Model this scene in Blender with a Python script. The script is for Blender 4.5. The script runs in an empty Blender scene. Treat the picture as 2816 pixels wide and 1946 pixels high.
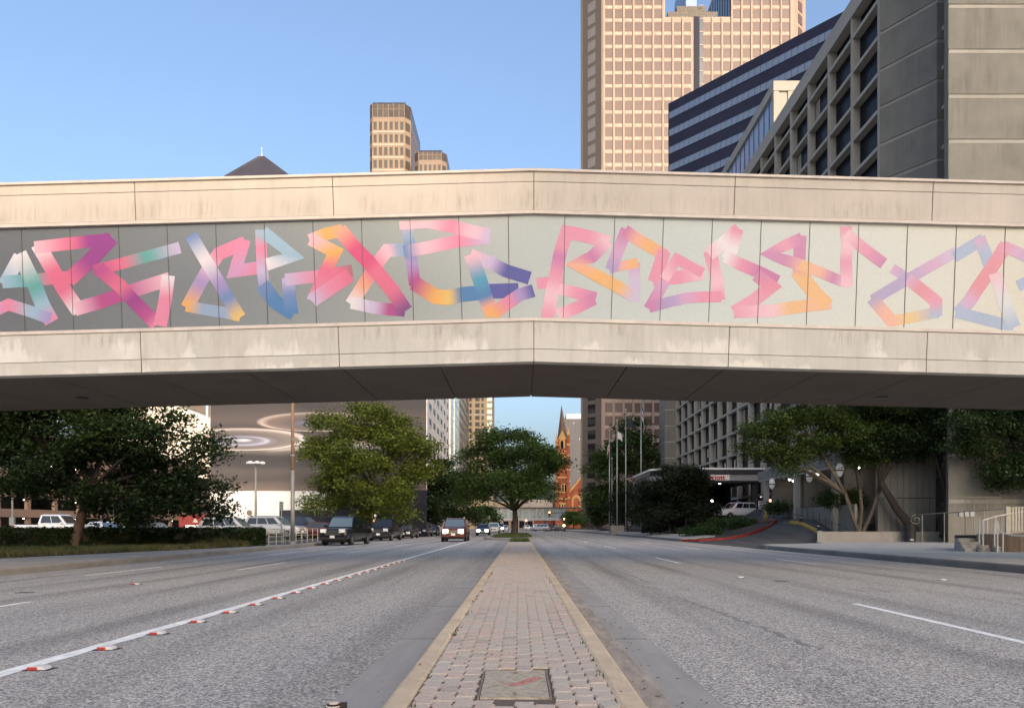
import bpy, bmesh, math, random
import numpy as np
from mathutils import Vector, Matrix
random.seed(7); RNG = np.random.default_rng(7)
R = math.radians
# ------------------------------------------------------------------ camera, sky, sun, exposure
SC = bpy.context.scene
C = SC.collection
F, VX, VY, HC = 2100.0, 1430.0, 1447.0, 1.1      # focal length (photo px), vanishing point, eye height
cam_d = bpy.data.cameras.new('camera'); cam = bpy.data.objects.new('camera', cam_d); C.objects.link(cam)
cam.location = (0, 0, HC); cam.rotation_euler = (R(90), 0, 0)
cam_d.sensor_width = 36; cam_d.lens = 36 * F / 2816
cam_d.shift_x = -(VX - 1408) / 2816; cam_d.shift_y = (VY - 973) / 2816
cam_d.clip_start = 0.05; cam_d.clip_end = 6000
SC.camera = cam
SUN_EL, SUN_AZ = 18.0, 20.0                      # the low sun stands behind the camera, a little to the right
sd = Vector((math.sin(R(SUN_AZ)) * math.cos(R(SUN_EL)), -math.cos(R(SUN_AZ)) * math.cos(R(SUN_EL)), math.sin(R(SUN_EL))))
W = bpy.data.worlds.new('World'); SC.world = W; W.use_nodes = True
wn = W.node_tree.nodes; wl = W.node_tree.links
sky = wn.new('ShaderNodeTexSky'); sky.sky_type = 'NISHITA'; sky.sun_disc = False
sky.sun_elevation = R(SUN_EL); sky.sun_rotation = math.atan2(sd.x, sd.y)
sky.air_density = 1.0; sky.dust_density = 8.0; sky.ozone_density = 3.0; sky.altitude = 150
wn['Background'].inputs[1].default_value = 0.15
wb_ = wn.new('ShaderNodeMix'); wb_.data_type = 'RGBA'; wb_.blend_type = 'MULTIPLY'; wb_.inputs[0].default_value = 1; wb_.inputs[7].default_value = (1.01, 0.96, 0.925, 1)   # white balance of the sky light
wl.new(sky.outputs[0], wb_.inputs[6]); wl.new(wb_.outputs[2], wn['Background'].inputs[0])
sun_d = bpy.data.lights.new('sun', 'SUN'); sun_d.energy = 0.85; sun_d.angle = R(0.5); sun_d.color = (1.0, 0.79, 0.57)
sun = bpy.data.objects.new('sun', sun_d); C.objects.link(sun); sun.location = (30, -80, 60)
sun.rotation_euler = sd.to_track_quat('Z', 'Y').to_euler()
SC.view_settings.view_transform = 'Standard'; SC.view_settings.look = 'None'
SC.view_settings.gamma = 1; SC.view_settings.use_curve_mapping = False
SC.view_settings.exposure = 1.42
SC.render.engine = 'CYCLES'
SC.cycles.max_bounces = 6; SC.cycles.transparent_max_bounces = 8

# ------------------------------------------------------------------ helpers
def P(px, py, Y): return Vector(((px - VX) / F * Y, Y, HC + (VY - py) / F * Y))
def lin(c): c /= 255.0; return c / 12.92 if c <= 0.04045 else ((c + 0.055) / 1.055) ** 2.4
def S(r, g, b, k=1.0): return (lin(r) * k, lin(g) * k, lin(b) * k)
def rz(x): return -0.016 * max(0.0, abs(x) - 1.2)          # the road's crown

class MB:
    def __init__(s): s.v = []; s.f = []; s.m = []; s.c = []
    def add(s, vs, fs, mi=0, col=None):
        n = len(s.v); s.v += [tuple(p) for p in vs]; s.f += [tuple(n + i for i in f) for f in fs]; s.m += [mi] * len(fs)
        if col is not None: s.c += col if isinstance(col, list) else [col] * len(vs)
        return s
    def box(s, x0, x1, y0, y1, z0, z1, mi=0):
        return s.add([(x0,y0,z0),(x1,y0,z0),(x1,y1,z0),(x0,y1,z0),(x0,y0,z1),(x1,y0,z1),(x1,y1,z1),(x0,y1,z1)],
              [(0,3,2,1),(4,5,6,7),(0,1,5,4),(1,2,6,5),(2,3,7,6),(3,0,4,7)], mi)
    def quad(s, a, b, c, d, mi=0): return s.add([a, b, c, d], [(0,1,2,3)], mi)
    def prism(s, pts, z0, z1, mi=0):                        # pts counter-clockwise in plan; z may be functions
        n = len(pts); g = lambda z, p: z(p) if callable(z) else z
        vs = [(p[0], p[1], g(z0, p)) for p in pts] + [(p[0], p[1], g(z1, p)) for p in pts]
        fs = [tuple(range(n - 1, -1, -1)), tuple(range(n, 2 * n))] + [(i, (i + 1) % n, n + (i + 1) % n, n + i) for i in range(n)]
        return s.add(vs, fs, mi)
    def slab(s, o, a, b, t, mi=0):                          # box from corner o with edge vectors a, b, t
        o, a, b, t = map(Vector, (o, a, b, t))
        vs = [o, o+a, o+a+b, o+b, o+t, o+a+t, o+a+b+t, o+b+t]
        return s.add(vs, [(0,3,2,1),(4,5,6,7),(0,1,5,4),(1,2,6,5),(2,3,7,6),(3,0,4,7)], mi)
    def tube(s, pts, rad, n=8, mi=0, cap=True):
        pts = [Vector(p) for p in pts]; rad = rad if isinstance(rad, (list, tuple)) else [rad] * len(pts)
        vs = []; fs = []
        for i, p in enumerate(pts):
            d = (pts[min(i + 1, len(pts) - 1)] - pts[max(i - 1, 0)]).normalized()
            u = d.cross(Vector((0, 0, 1)) if abs(d.z) < 0.9 else Vector((1, 0, 0))).normalized(); w = d.cross(u)
            for k in range(n):
                a = 2 * math.pi * k / n; vs.append(p + (u * math.cos(a) + w * math.sin(a)) * rad[i])
        for i in range(len(pts) - 1):
            for k in range(n): fs.append((i*n + k, (i+1)*n + k, (i+1)*n + (k+1) % n, i*n + (k+1) % n))
        if cap: fs.append(tuple(range(n))); fs.append(tuple(range((len(pts)-1)*n + n - 1, (len(pts)-1)*n - 1, -1)))
        return s.add(vs, fs, mi)
    def lathe(s, prof, c=(0,0,0), n=16, axis='Z', mi=0):    # prof: (radius, height)
        vs = []; fs = []
        for r, h in prof:
            for k in range(n):
                a = 2 * math.pi * k / n; p = (r * math.cos(a), r * math.sin(a), h)
                if axis == 'Y': p = (p[0], p[2], p[1])
                if axis == 'X': p = (p[2], p[0], p[1])
                vs.append((c[0] + p[0], c[1] + p[1], c[2] + p[2]))
        for i in range(len(prof) - 1):
            for k in range(n): fs.append((i*n + k, i*n + (k+1) % n, (i+1)*n + (k+1) % n, (i+1)*n + k))
        fs.append(tuple(range(n))); fs.append(tuple((len(prof)-1)*n + k for k in range(n)))
        return s.add(vs, fs, mi)
    def mesh(s, name, mats, smooth=False, off=(0, 0, 0)):
        me = bpy.data.meshes.new(name)
        v = [(a - off[0], b - off[1], c - off[2]) for a, b, c in s.v]
        me.from_pydata(v, [], s.f)
        for m in (mats if isinstance(mats, (list, tuple)) else [mats]): me.materials.append(m)
        if any(s.m): me.polygons.foreach_set('material_index', s.m)
        if s.c:
            at = me.color_attributes.new('paint', 'FLOAT_COLOR', 'POINT')
            at.data.foreach_set('color', np.array([(*c[:3], 1.0) for c in s.c], dtype=np.float32).ravel())
        bm = bmesh.new(); bm.from_mesh(me); bmesh.ops.recalc_face_normals(bm, faces=bm.faces); bm.to_mesh(me); bm.free()
        if smooth: me.polygons.foreach_set('use_smooth', [True] * len(me.polygons))
        me.update(); return me
    def build(s, name, mats, parent=None, smooth=False, local=False, kind=None):
        off = (0, 0, 0)
        if parent is not None and not local: off = wloc(parent)
        o = bpy.data.objects.new(name, s.mesh(name, mats, smooth, off)); C.objects.link(o)
        if parent is not None: o.parent = parent
        if kind: o['kind'] = kind
        return o
def wloc(o):
    v = Vector(o.location)
    while o.parent is not None: o = o.parent; v += Vector(o.location)
    return v
def tag(o, label=None, cat=None, group=None, kind=None):
    if label: o['label'] = label
    if cat: o['category'] = cat
    if group: o['group'] = group
    if kind: o['kind'] = kind
    return o
def thing(name, label, cat, loc=(0,0,0), rot=0, group=None):
    o = bpy.data.objects.new(name, None); C.objects.link(o); o.location = loc; o.rotation_euler = (0, 0, rot); o.empty_display_size = 0.3
    return tag(o, label, cat, group)
def inst(name, me, parent, loc, scale=(1,1,1), rot=(0,0,0)):
    o = bpy.data.objects.new(name, me); C.objects.link(o); o.parent = parent; o.location = loc; o.scale = scale; o.rotation_euler = rot
    return o
def winst(name, me, parent, loc, scale=(1,1,1), rot=(0,0,0)):   # location given in world coordinates
    return inst(name, me, parent, Vector(loc) - wloc(parent), scale, rot)
def copy_tree(o, parent=None):
    c = o.copy(); C.objects.link(c)
    if parent is not None: c.parent = parent
    for ch in list(o.children): copy_tree(ch, c)
    return c

# ------------------------------------------------------------------ materials
M = {}
def nt(name):
    m = bpy.data.materials.new(name); m.use_nodes = True; M[name] = m
    n = m.node_tree.nodes; return m, n, m.node_tree.links, n['Principled BSDF']
def sock(b, k, v):
    if k in b.inputs: b.inputs[k].default_value = v
def pm(name, col, rough=0.7, var=0.0, scale=4.0, stretch=(1,1,1), bump=0.0, bscale=None, metal=0.0, spec=0.5, emit=None, es=1.0, detail=6, coat=0.0, coords='Object', island=0.0):
    m, n, l, b = nt(name)
    sock(b, 'Base Color', (*col, 1)); sock(b, 'Roughness', rough); sock(b, 'Metallic', metal); sock(b, 'Specular IOR Level', spec)
    if coat: sock(b, 'Coat Weight', coat); sock(b, 'Coat Roughness', 0.05)
    if emit: sock(b, 'Emission Color', (*emit, 1)); sock(b, 'Emission Strength', es)
    src = None
    if var or bump:
        tc = n.new('ShaderNodeTexCoord'); mp = n.new('ShaderNodeMapping'); mp.inputs['Scale'].default_value = stretch
        l.new(tc.outputs[coords], mp.inputs[0])
        nz = n.new('ShaderNodeTexNoise'); nz.inputs['Scale'].default_value = scale; nz.inputs['Detail'].default_value = detail; nz.inputs['Roughness'].default_value = 0.65
        l.new(mp.outputs[0], nz.inputs['Vector'])
        if var:
            cr = n.new('ShaderNodeValToRGB'); e = cr.color_ramp.elements
            e[0].position = 0.3; e[1].position = 0.7
            e[0].color = (*[c * (1 - var) for c in col], 1); e[1].color = (*[min(1, c * (1 + var)) for c in col], 1)
            l.new(nz.outputs[0], cr.inputs[0]); src = cr.outputs[0]
        if bump:
            n2 = n.new('ShaderNodeTexNoise'); n2.inputs['Scale'].default_value = bscale or scale * 4; n2.inputs['Detail'].default_value = 4
            l.new(mp.outputs[0], n2.inputs['Vector'])
            bp = n.new('ShaderNodeBump'); bp.inputs['Strength'].default_value = bump; bp.inputs['Distance'].default_value = 0.02
            l.new(n2.outputs[0], bp.inputs['Height']); l.new(bp.outputs[0], b.inputs['Normal'])
    if island:
        ge = n.new('ShaderNodeNewGeometry'); mr = n.new('ShaderNodeMapRange'); mr.inputs[3].default_value = 1 - island; mr.inputs[4].default_value = 1 + island
        l.new(ge.outputs['Random Per Island'], mr.inputs[0])
        mx = n.new('ShaderNodeMix'); mx.data_type = 'RGBA'; mx.blend_type = 'MULTIPLY'; mx.inputs[0].default_value = 1
        if src is not None: l.new(src, mx.inputs[6])
        else: mx.inputs[6].default_value = (*col, 1)
        l.new(mr.outputs[0], mx.inputs[7]); src = mx.outputs[2]
    if src is not None: l.new(src, b.inputs['Base Color'])
    return m
def mixnode(n, l, fac, a, b_, mode='MIX'):
    mx = n.new('ShaderNodeMix'); mx.data_type = 'RGBA'; mx.blend_type = mode
    for sck, val in ((mx.inputs[0], fac), (mx.inputs[6], a), (mx.inputs[7], b_)):
        if hasattr(val, 'is_linked'): l.new(val, sck)
        elif isinstance(val, (int, float)): sck.default_value = val
        else: sck.default_value = (*val[:3], 1)
    return mx.outputs[2]
def noise(n, l, vec, scale, detail=4, rough=0.6, lo=0.35, hi=0.65):
    nz = n.new('ShaderNodeTexNoise'); nz.inputs['Scale'].default_value = scale; nz.inputs['Detail'].default_value = detail; nz.inputs['Roughness'].default_value = rough
    l.new(vec, nz.inputs['Vector']); mr = n.new('ShaderNodeMapRange'); mr.inputs[1].default_value = lo; mr.inputs[2].default_value = hi
    l.new(nz.outputs[0], mr.inputs[0]); return mr.outputs[0]
def mapping(n, l, coords='Object', scale=(1,1,1), rot=(0,0,0)):
    tc = n.new('ShaderNodeTexCoord'); mp = n.new('ShaderNodeMapping'); mp.inputs['Scale'].default_value = scale; mp.inputs['Rotation'].default_value = rot
    l.new(tc.outputs[coords], mp.inputs[0]); return mp.outputs[0]

def asphalt(name, base, warm, blue):
    m, n, l, b = nt(name); sock(b, 'Roughness', 0.88); sock(b, 'Specular IOR Level', 0.3)
    v = mapping(n, l); streak = mapping(n, l, scale=(1.2, 0.05, 1))
    big = noise(n, l, v, 0.16, 3, 0.5, 0.4, 0.65)
    c = mixnode(n, l, big, base, warm)
    c = mixnode(n, l, noise(n, l, streak, 1.1, 5, 0.65, 0.45, 0.72), c, blue)
    pat = noise(n, l, mapping(n, l, scale=(0.6, 0.25, 1)), 0.9, 6, 0.75, 0.60, 0.72)
    c = mixnode(n, l, pat, c, tuple(x * 0.62 for x in base))
    sx = n.new('ShaderNodeSeparateXYZ'); l.new(v, sx.inputs[0])
    wv = n.new('ShaderNodeMath'); wv.operation = 'MULTIPLY'; wv.inputs[1].default_value = 2 * math.pi / 1.75; l.new(sx.outputs[0], wv.inputs[0])
    sn = n.new('ShaderNodeMath'); sn.operation = 'SINE'; l.new(wv.outputs[0], sn.inputs[0])
    tr = n.new('ShaderNodeMapRange'); tr.inputs[1].default_value = .1; tr.inputs[2].default_value = 1; l.new(sn.outputs[0], tr.inputs[0])
    wr = n.new('ShaderNodeMath'); wr.operation = 'MULTIPLY'; l.new(tr.outputs[0], wr.inputs[0]); l.new(noise(n, l, mapping(n, l, scale=(.8, .06, 1)), 1.3, 4, .6, .38, .66), wr.inputs[1])
    w2 = n.new('ShaderNodeMath'); w2.operation = 'MULTIPLY'; w2.inputs[1].default_value = .95; l.new(wr.outputs[0], w2.inputs[0])
    c = mixnode(n, l, w2.outputs[0], c, tuple(x * 0.6 for x in base))
    oil = noise(n, l, mapping(n, l, scale=(.9, .5, 1)), 1.6, 5, .7, .66, .74); c = mixnode(n, l, oil, c, tuple(x * 0.5 for x in base))
    vo = n.new('ShaderNodeTexVoronoi'); vo.inputs['Scale'].default_value = 72; l.new(v, vo.inputs['Vector'])
    cr = n.new('ShaderNodeValToRGB'); e = cr.color_ramp.elements; cr.color_ramp.interpolation = 'LINEAR'
    e[0].position = 0.12; e[0].color = (0.36, 0.36, 0.36, 1); e[1].position = 0.9; e[1].color = (1.68, 1.65, 1.60, 1)
    sp = n.new('ShaderNodeSeparateColor'); l.new(vo.outputs['Color'], sp.inputs[0]); l.new(sp.outputs[0], cr.inputs[0])
    c = mixnode(n, l, 0.85, c, cr.outputs[0], 'MULTIPLY')
    fine = noise(n, l, v, 24, 3, 0.7, 0.3, 0.7)
    mr = n.new('ShaderNodeMapRange'); mr.inputs[3].default_value = 0.72; mr.inputs[4].default_value = 1.25; l.new(fine, mr.inputs[0])
    c = mixnode(n, l, 1.0, c, mr.outputs[0], 'MULTIPLY')
    l.new(c, b.inputs['Base Color'])
    bp = n.new('ShaderNodeBump'); bp.inputs['Strength'].default_value = 0.6; bp.inputs['Distance'].default_value = 0.008
    l.new(vo.outputs['Distance'], bp.inputs['Height']); l.new(bp.outputs[0], b.inputs['Normal'])
    return m
def stained(name, base, stain, amount=0.6, zs=0.35, xs=6.0, light=None, lo=0.5, hi=0.75, rough=0.85, bump=0.15, island=0.0):
    """concrete with streaks that run down the face (stain: water marks; light: patches of newer wash)"""
    m, n, l, b = nt(name); sock(b, 'Roughness', rough); sock(b, 'Specular IOR Level', 0.25)
    v = mapping(n, l); c = mixnode(n, l, noise(n, l, v, 0.7, 5, 0.6, 0.35, 0.7), base, tuple(x * 0.86 for x in base))
    st = mapping(n, l, scale=(xs, xs, zs)); s1 = noise(n, l, st, 1.0, 5, 0.65, lo, hi)
    s2 = noise(n, l, v, 0.5, 2, 0.5, 0.42, 0.62)
    mm = n.new('ShaderNodeMath'); mm.operation = 'MULTIPLY'; l.new(s1, mm.inputs[0]); l.new(s2, mm.inputs[1])
    m2 = n.new('ShaderNodeMath'); m2.operation = 'MULTIPLY'; l.new(mm.outputs[0], m2.inputs[0]); m2.inputs[1].default_value = amount
    c = mixnode(n, l, m2.outputs[0], c, stain)
    if light:
        lp = noise(n, l, mapping(n, l, scale=(1.6, 1.6, 0.8)), 1.0, 4, 0.7, 0.56, 0.60)
        ml = n.new('ShaderNodeMath'); ml.operation = 'MULTIPLY'; ml.inputs[1].default_value = 0.55; l.new(lp, ml.inputs[0])
        c = mixnode(n, l, ml.outputs[0], c, light)
    fn = noise(n, l, v, 40, 3, 0.6, 0.3, 0.7); mr = n.new('ShaderNodeMapRange'); mr.inputs[3].default_value = 0.93; mr.inputs[4].default_value = 1.06; l.new(fn, mr.inputs[0])
    c = mixnode(n, l, 1.0, c, mr.outputs[0], 'MULTIPLY')
    if island:
        ge = n.new('ShaderNodeNewGeometry'); mi = n.new('ShaderNodeMapRange'); mi.inputs[3].default_value = 1 - island; mi.inputs[4].default_value = 1 + island
        l.new(ge.outputs['Random Per Island'], mi.inputs[0]); c = mixnode(n, l, 1.0, c, mi.outputs[0], 'MULTIPLY')
    l.new(c, b.inputs['Base Color'])
    bp = n.new('ShaderNodeBump'); bp.inputs['Strength'].default_value = bump; bp.inputs['Distance'].default_value = 0.02
    l.new(fn, bp.inputs['Height']); l.new(bp.outputs[0], b.inputs['Normal'])
    return m
def bridge_concrete(name, base, streak, wash, z_st, z_w):
    """precast concrete: dark drip streaks in one band of the face, pale washed patches along the foot of each panel"""
    m, n, l, b = nt(name); sock(b, 'Roughness', 0.85); sock(b, 'Specular IOR Level', 0.25)
    v = mapping(n, l); sx = n.new('ShaderNodeSeparateXYZ'); l.new(v, sx.inputs[0])
    ab = n.new('ShaderNodeMath'); ab.operation = 'ABSOLUTE'; l.new(sx.outputs[0], ab.inputs[0])
    h = n.new('ShaderNodeMath'); h.operation = 'MULTIPLY_ADD'; h.inputs[1].default_value = 0.0272; l.new(ab.outputs[0], h.inputs[0]); l.new(sx.outputs[2], h.inputs[2])
    def band(lo0, lo1, hi0, hi1):
        a = n.new('ShaderNodeMapRange'); a.inputs[1].default_value = lo0; a.inputs[2].default_value = lo1; l.new(h.outputs[0], a.inputs[0])
        c_ = n.new('ShaderNodeMapRange'); c_.inputs[1].default_value = hi0; c_.inputs[2].default_value = hi1; c_.inputs[3].default_value = 1; c_.inputs[4].default_value = 0; l.new(h.outputs[0], c_.inputs[0])
        mm = n.new('ShaderNodeMath'); mm.operation = 'MULTIPLY'; l.new(a.outputs[0], mm.inputs[0]); l.new(c_.outputs[0], mm.inputs[1]); return mm.outputs[0]
    def mul(a, c_):
        mm = n.new('ShaderNodeMath'); mm.operation = 'MULTIPLY'; l.new(a, mm.inputs[0])
        if isinstance(c_, float): mm.inputs[1].default_value = c_
        else: l.new(c_, mm.inputs[1])
        return mm.outputs[0]
    c = mixnode(n, l, noise(n, l, v, 0.9, 5, 0.6, 0.35, 0.7), base, tuple(x * 0.88 for x in base))
    st = noise(n, l, mapping(n, l, scale=(9, 9, .9)), 1.0, 5, 0.6, 0.46, 0.66); gaps = noise(n, l, mapping(n, l, scale=(.8, .8, .2)), 1.0, 2, .5, .42, .58)
    c = mixnode(n, l, mul(mul(st, gaps), mul(band(*z_st), 0.9)), c, streak)
    st2 = noise(n, l, mapping(n, l, scale=(5, 5, .25)), 1.0, 5, 0.6, 0.5, 0.75); c = mixnode(n, l, mul(st2, 0.45), c, streak)
    if wash:
        for z0_, z1_ in z_w:
            g = n.new('ShaderNodeMapRange'); g.inputs[1].default_value = z0_; g.inputs[2].default_value = z1_; g.inputs[3].default_value = 0.15; g.inputs[4].default_value = -0.10; l.new(h.outputs[0], g.inputs[0])
            nz = n.new('ShaderNodeTexNoise'); nz.inputs['Scale'].default_value = 1.0; nz.inputs['Detail'].default_value = 5; nz.inputs['Roughness'].default_value = .62; l.new(mapping(n, l, scale=(1.5, 1.5, .7)), nz.inputs['Vector'])
            nz2 = noise(n, l, mapping(n, l, scale=(9, 9, .3)), 1.0, 3, .5, .3, .7)
            a = n.new('ShaderNodeMath'); a.operation = 'ADD'; l.new(nz.outputs[0], a.inputs[0]); l.new(g.outputs[0], a.inputs[1])
            a2 = n.new('ShaderNodeMath'); a2.operation = 'MULTIPLY_ADD'; a2.inputs[1].default_value = .12; l.new(nz2, a2.inputs[0]); l.new(a.outputs[0], a2.inputs[2])
            e_ = n.new('ShaderNodeMapRange'); e_.inputs[1].default_value = .59; e_.inputs[2].default_value = .70; l.new(a2.outputs[0], e_.inputs[0])
            below = n.new('ShaderNodeMath'); below.operation = 'LESS_THAN'; below.inputs[1].default_value = z1_; l.new(h.outputs[0], below.inputs[0])
            above = n.new('ShaderNodeMath'); above.operation = 'GREATER_THAN'; above.inputs[1].default_value = z0_; l.new(h.outputs[0], above.inputs[0])
            c = mixnode(n, l, mul(mul(e_.outputs[0], mul(below.outputs[0], above.outputs[0])), mul(noise(n, l, mapping(n, l, scale=(.45, .45, .3)), 1.0 + .3 * z0_ % 1, 2, .5, .40, .60), 0.62)), c, wash)
    fn = noise(n, l, v, 40, 3, 0.6, 0.3, 0.7); mr = n.new('ShaderNodeMapRange'); mr.inputs[3].default_value = 0.94; mr.inputs[4].default_value = 1.05; l.new(fn, mr.inputs[0])
    l.new(mixnode(n, l, 1.0, c, mr.outputs[0], 'MULTIPLY'), b.inputs['Base Color'])
    return m
def leafmat(name, dark, lightc, rough=0.55):
    m, n, l, b = nt(name); sock(b, 'Roughness', rough); sock(b, 'Specular IOR Level', 0.3)
    ge = n.new('ShaderNodeNewGeometry'); v = mapping(n, l)
    cl = noise(n, l, v, 0.8, 3, 0.6, 0.35, 0.65)
    ad = n.new('ShaderNodeMath'); ad.operation = 'MULTIPLY_ADD'; ad.inputs[1].default_value = 0.6; l.new(ge.outputs['Random Per Island'], ad.inputs[0])
    hf = n.new('ShaderNodeMath'); hf.operation = 'MULTIPLY'; hf.inputs[1].default_value = 0.45; l.new(cl, hf.inputs[0]); l.new(hf.outputs[0], ad.inputs[2])
    c = mixnode(n, l, ad.outputs[0], dark, lightc); l.new(c, b.inputs['Base Color'])
    tr = n.new('ShaderNodeBsdfTranslucent'); l.new(c, tr.inputs[0]); mx = n.new('ShaderNodeMixShader'); mx.inputs[0].default_value = 0.3
    l.new(b.outputs[0], mx.inputs[1]); l.new(tr.outputs[0], mx.inputs[2]); l.new(mx.outputs[0], n['Material Output'].inputs[0])
    return m
def paintattr(name, rough=0.55, spec=0.35):
    m, n, l, b = nt(name); sock(b, 'Roughness', rough); sock(b, 'Specular IOR Level', spec)
    a = n.new('ShaderNodeAttribute'); a.attribute_name = 'paint'
    fn = noise(n, l, mapping(n, l), 14, 4, 0.6, 0.3, 0.7); mr = n.new('ShaderNodeMapRange'); mr.inputs[3].default_value = 0.96; mr.inputs[4].default_value = 1.03; l.new(fn, mr.inputs[0])
    l.new(mixnode(n, l, 1.0, a.outputs[0], mr.outputs[0], 'MULTIPLY'), b.inputs['Base Color'])
    return m
# ------------------------------------------------------------------ materials of the setting
asphalt('asphalt', (0.385, 0.365, 0.335), (0.42, 0.385, 0.345), (0.34, 0.326, 0.31))
asphalt('lot_asphalt', (0.085, 0.085, 0.088), (0.10, 0.095, 0.09), (0.075, 0.077, 0.085))
pm('gutter', (0.315, 0.295, 0.265), 0.9, 0.16, 1.5, (2, 0.3, 1), 0.2, 40)
pm('gutter_sand', (0.33, 0.28, 0.225), 0.95, 0.35, 3.5, (2, 0.5, 1), 0.4, 60)
pm('kerb_tan', (0.56, 0.435, 0.295), 0.9, 0.22, 3.5, (1, 0.6, 1), 0.3, 45)
pm('kerb_grey', (0.30, 0.27, 0.23), 0.9, 0.25, 1.2, (1, 0.5, 1), 0.3, 40)
pm('kerb_red', (0.28, 0.03, 0.025), 0.7, 0.3, 3.0)
pm('kerb_dark', (0.17, 0.165, 0.155), 0.9, 0.25, 1.2, (1, 0.5, 1), 0.3, 40)
pm('sidewalk', (0.33, 0.305, 0.27), 0.9, 0.2, 0.6, (1, 1, 1), 0.15, 40)
pm('sidewalk_dim', (0.38, 0.36, 0.32), 0.9, 0.2, 0.6, (1, 1, 1), 0.15, 40)
pm('soil', (0.05, 0.04, 0.028), 1.0, 0.4, 3.0, bump=0.6)
pm('ground', (0.10, 0.098, 0.09), 0.95, 0.2, 0.05)
pm('paint_white', (0.86, 0.835, 0.775), 0.8, 0.22, 9.0, (1, 0.5, 1), detail=10)
pm('bedding', (0.12, 0.095, 0.075), 1.0, 0.3, 30)
m, n, l, b = nt('paver'); sock(b, 'Roughness', 0.9); sock(b, 'Specular IOR Level', 0.25)
oi = n.new('ShaderNodeObjectInfo'); ge = n.new('ShaderNodeNewGeometry'); ad = n.new('ShaderNodeMath'); ad.operation = 'ADD'; fr = n.new('ShaderNodeMath'); fr.operation = 'FRACT'
l.new(oi.outputs['Random'], ad.inputs[0]); l.new(ge.outputs['Random Per Island'], ad.inputs[1]); l.new(ad.outputs[0], fr.inputs[0])
cr = n.new('ShaderNodeValToRGB'); e = cr.color_ramp.elements; e[0].color = (0.43, 0.36, 0.295, 1); e[1].color = (0.58, 0.435, 0.355, 1)
for p_, c_ in ((0.35, (0.53, 0.45, 0.365, 1)), (0.7, (0.53, 0.415, 0.33, 1))): x_ = e.new(p_); x_.color = c_
l.new(fr.outputs[0], cr.inputs[0])
tcg = n.new('ShaderNodeNewGeometry')
sp_ = noise(n, l, tcg.outputs['Position'], 55, 4, 0.75, 0.3, 0.7); mr = n.new('ShaderNodeMapRange'); mr.inputs[3].default_value = 0.66; mr.inputs[4].default_value = 1.25; l.new(sp_, mr.inputs[0])
c_ = mixnode(n, l, 1.0, cr.outputs[0], mr.outputs[0], 'MULTIPLY')
c_ = mixnode(n, l, noise(n, l, tcg.outputs['Position'], 1.3, 4, 0.6, 0.45, 0.7), c_, (0.50, 0.44, 0.365))
l.new(c_, b.inputs['Base Color'])
bp = n.new('ShaderNodeBump'); bp.inputs['Strength'].default_value = 0.5; bp.inputs['Distance'].default_value = 0.004; l.new(sp_, bp.inputs['Height']); l.new(bp.outputs[0], b.inputs['Normal'])
bridge_concrete('bridge_upper', (0.545, 0.487, 0.418), (0.39, 0.335, 0.275), None, (8.86, 8.98, 9.2, 9.42), ())
bridge_concrete('bridge_lower', (0.54, 0.515, 0.465), (0.36, 0.33, 0.285), (0.72, 0.69, 0.63), (5.7, 5.9, 6.05, 6.2), ((5.46, 6.1), (5.10, 5.45)))
pm('bridge_trim', (0.56, 0.49, 0.43), 0.6, 0.12, 3.0)
pm('joint_rust', (0.21, 0.12, 0.085), 0.95, 0.25, 6.0)
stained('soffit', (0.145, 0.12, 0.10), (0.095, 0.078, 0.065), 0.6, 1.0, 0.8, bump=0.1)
paintattr('mural_paint')

# ------------------------------------------------------------------ ground, road, markings
o = MB().add([(-3000,-600,-0.6),(3000,-600,-0.6),(3000,5000,-0.6),(-3000,5000,-0.6)], [(0,1,2,3)]).build('ground', M['ground']); tag(o, kind='structure')
XS = [-13.72, -10, -6, -3, -1.2, 1.2, 3, 6, 10, 14.02]
b_ = MB(); vs = []; fs = []
YS = [-40, -10, 0, 10, 20, 40, 80, 160, 320, 900]
for y in YS:
    for x in XS: vs.append((x, y, rz(x)))
nx = len(XS)
for j in range(len(YS) - 1):
    for i in range(nx - 1): fs.append((j*nx+i, j*nx+i+1, (j+1)*nx+i+1, (j+1)*nx+i))
road = b_.add(vs, fs).build('road', M['asphalt']); tag(road, kind='structure')
def strip(x, w, y0, y1, name, mat, dz=0.004, jag=0.0, parent=road):
    b_ = MB(); vs = []; fs = []; n_ = max(1, int((y1 - y0) / (0.25 if jag else 4)))
    for i in range(n_ + 1):
        y = y0 + (y1 - y0) * i / n_; j1, j2 = (random.uniform(-jag, jag), random.uniform(-jag, jag)) if jag else (0, 0)
        for xx in (x - w / 2 + j1, x + w / 2 + j2): vs.append((xx, y, rz(xx) + dz))
        if i: fs.append((2*i-2, 2*i-1, 2*i+1, 2*i))
    return b_.add(vs, fs).build(name, mat, parent)
strip(-4.02, 0.17, -10, 62, 'edge_line', M['paint_white'], jag=0.008)
for x, ds in ((-7.85, ((8.0, 12.2), (21.2, 25.6), (34.6, 38.8), (48, 52))), (-11.15, ((7, 10.5), (19.6, 23.8), (33.5, 38), (47, 51))),
              (5.05, ((7.3, 11.5), (24, 28.6), (40.4, 45.5), (57, 61))), (9.75, ((9, 13), (25, 29), (41.3, 45.4), (57, 61)))):
    for y0, y1 in ds: strip(x, 0.125, y0, y1, 'lane_dash', M['paint_white'], jag=0.006)
strip(-0.955, 0.44, -10, 62, 'gutter', M['gutter'], 0.005, 0.006)
strip(0.80, 0.26, -10, 62, 'gutter_dirt', M['gutter_sand'], 0.010, 0.02)
strip(0.97, 0.56, -10, 62, 'gutter', M['gutter'], 0.005, 0.006)
pm('seam', (0.13, 0.12, 0.105), 0.95, 0.3, 10)
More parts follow.
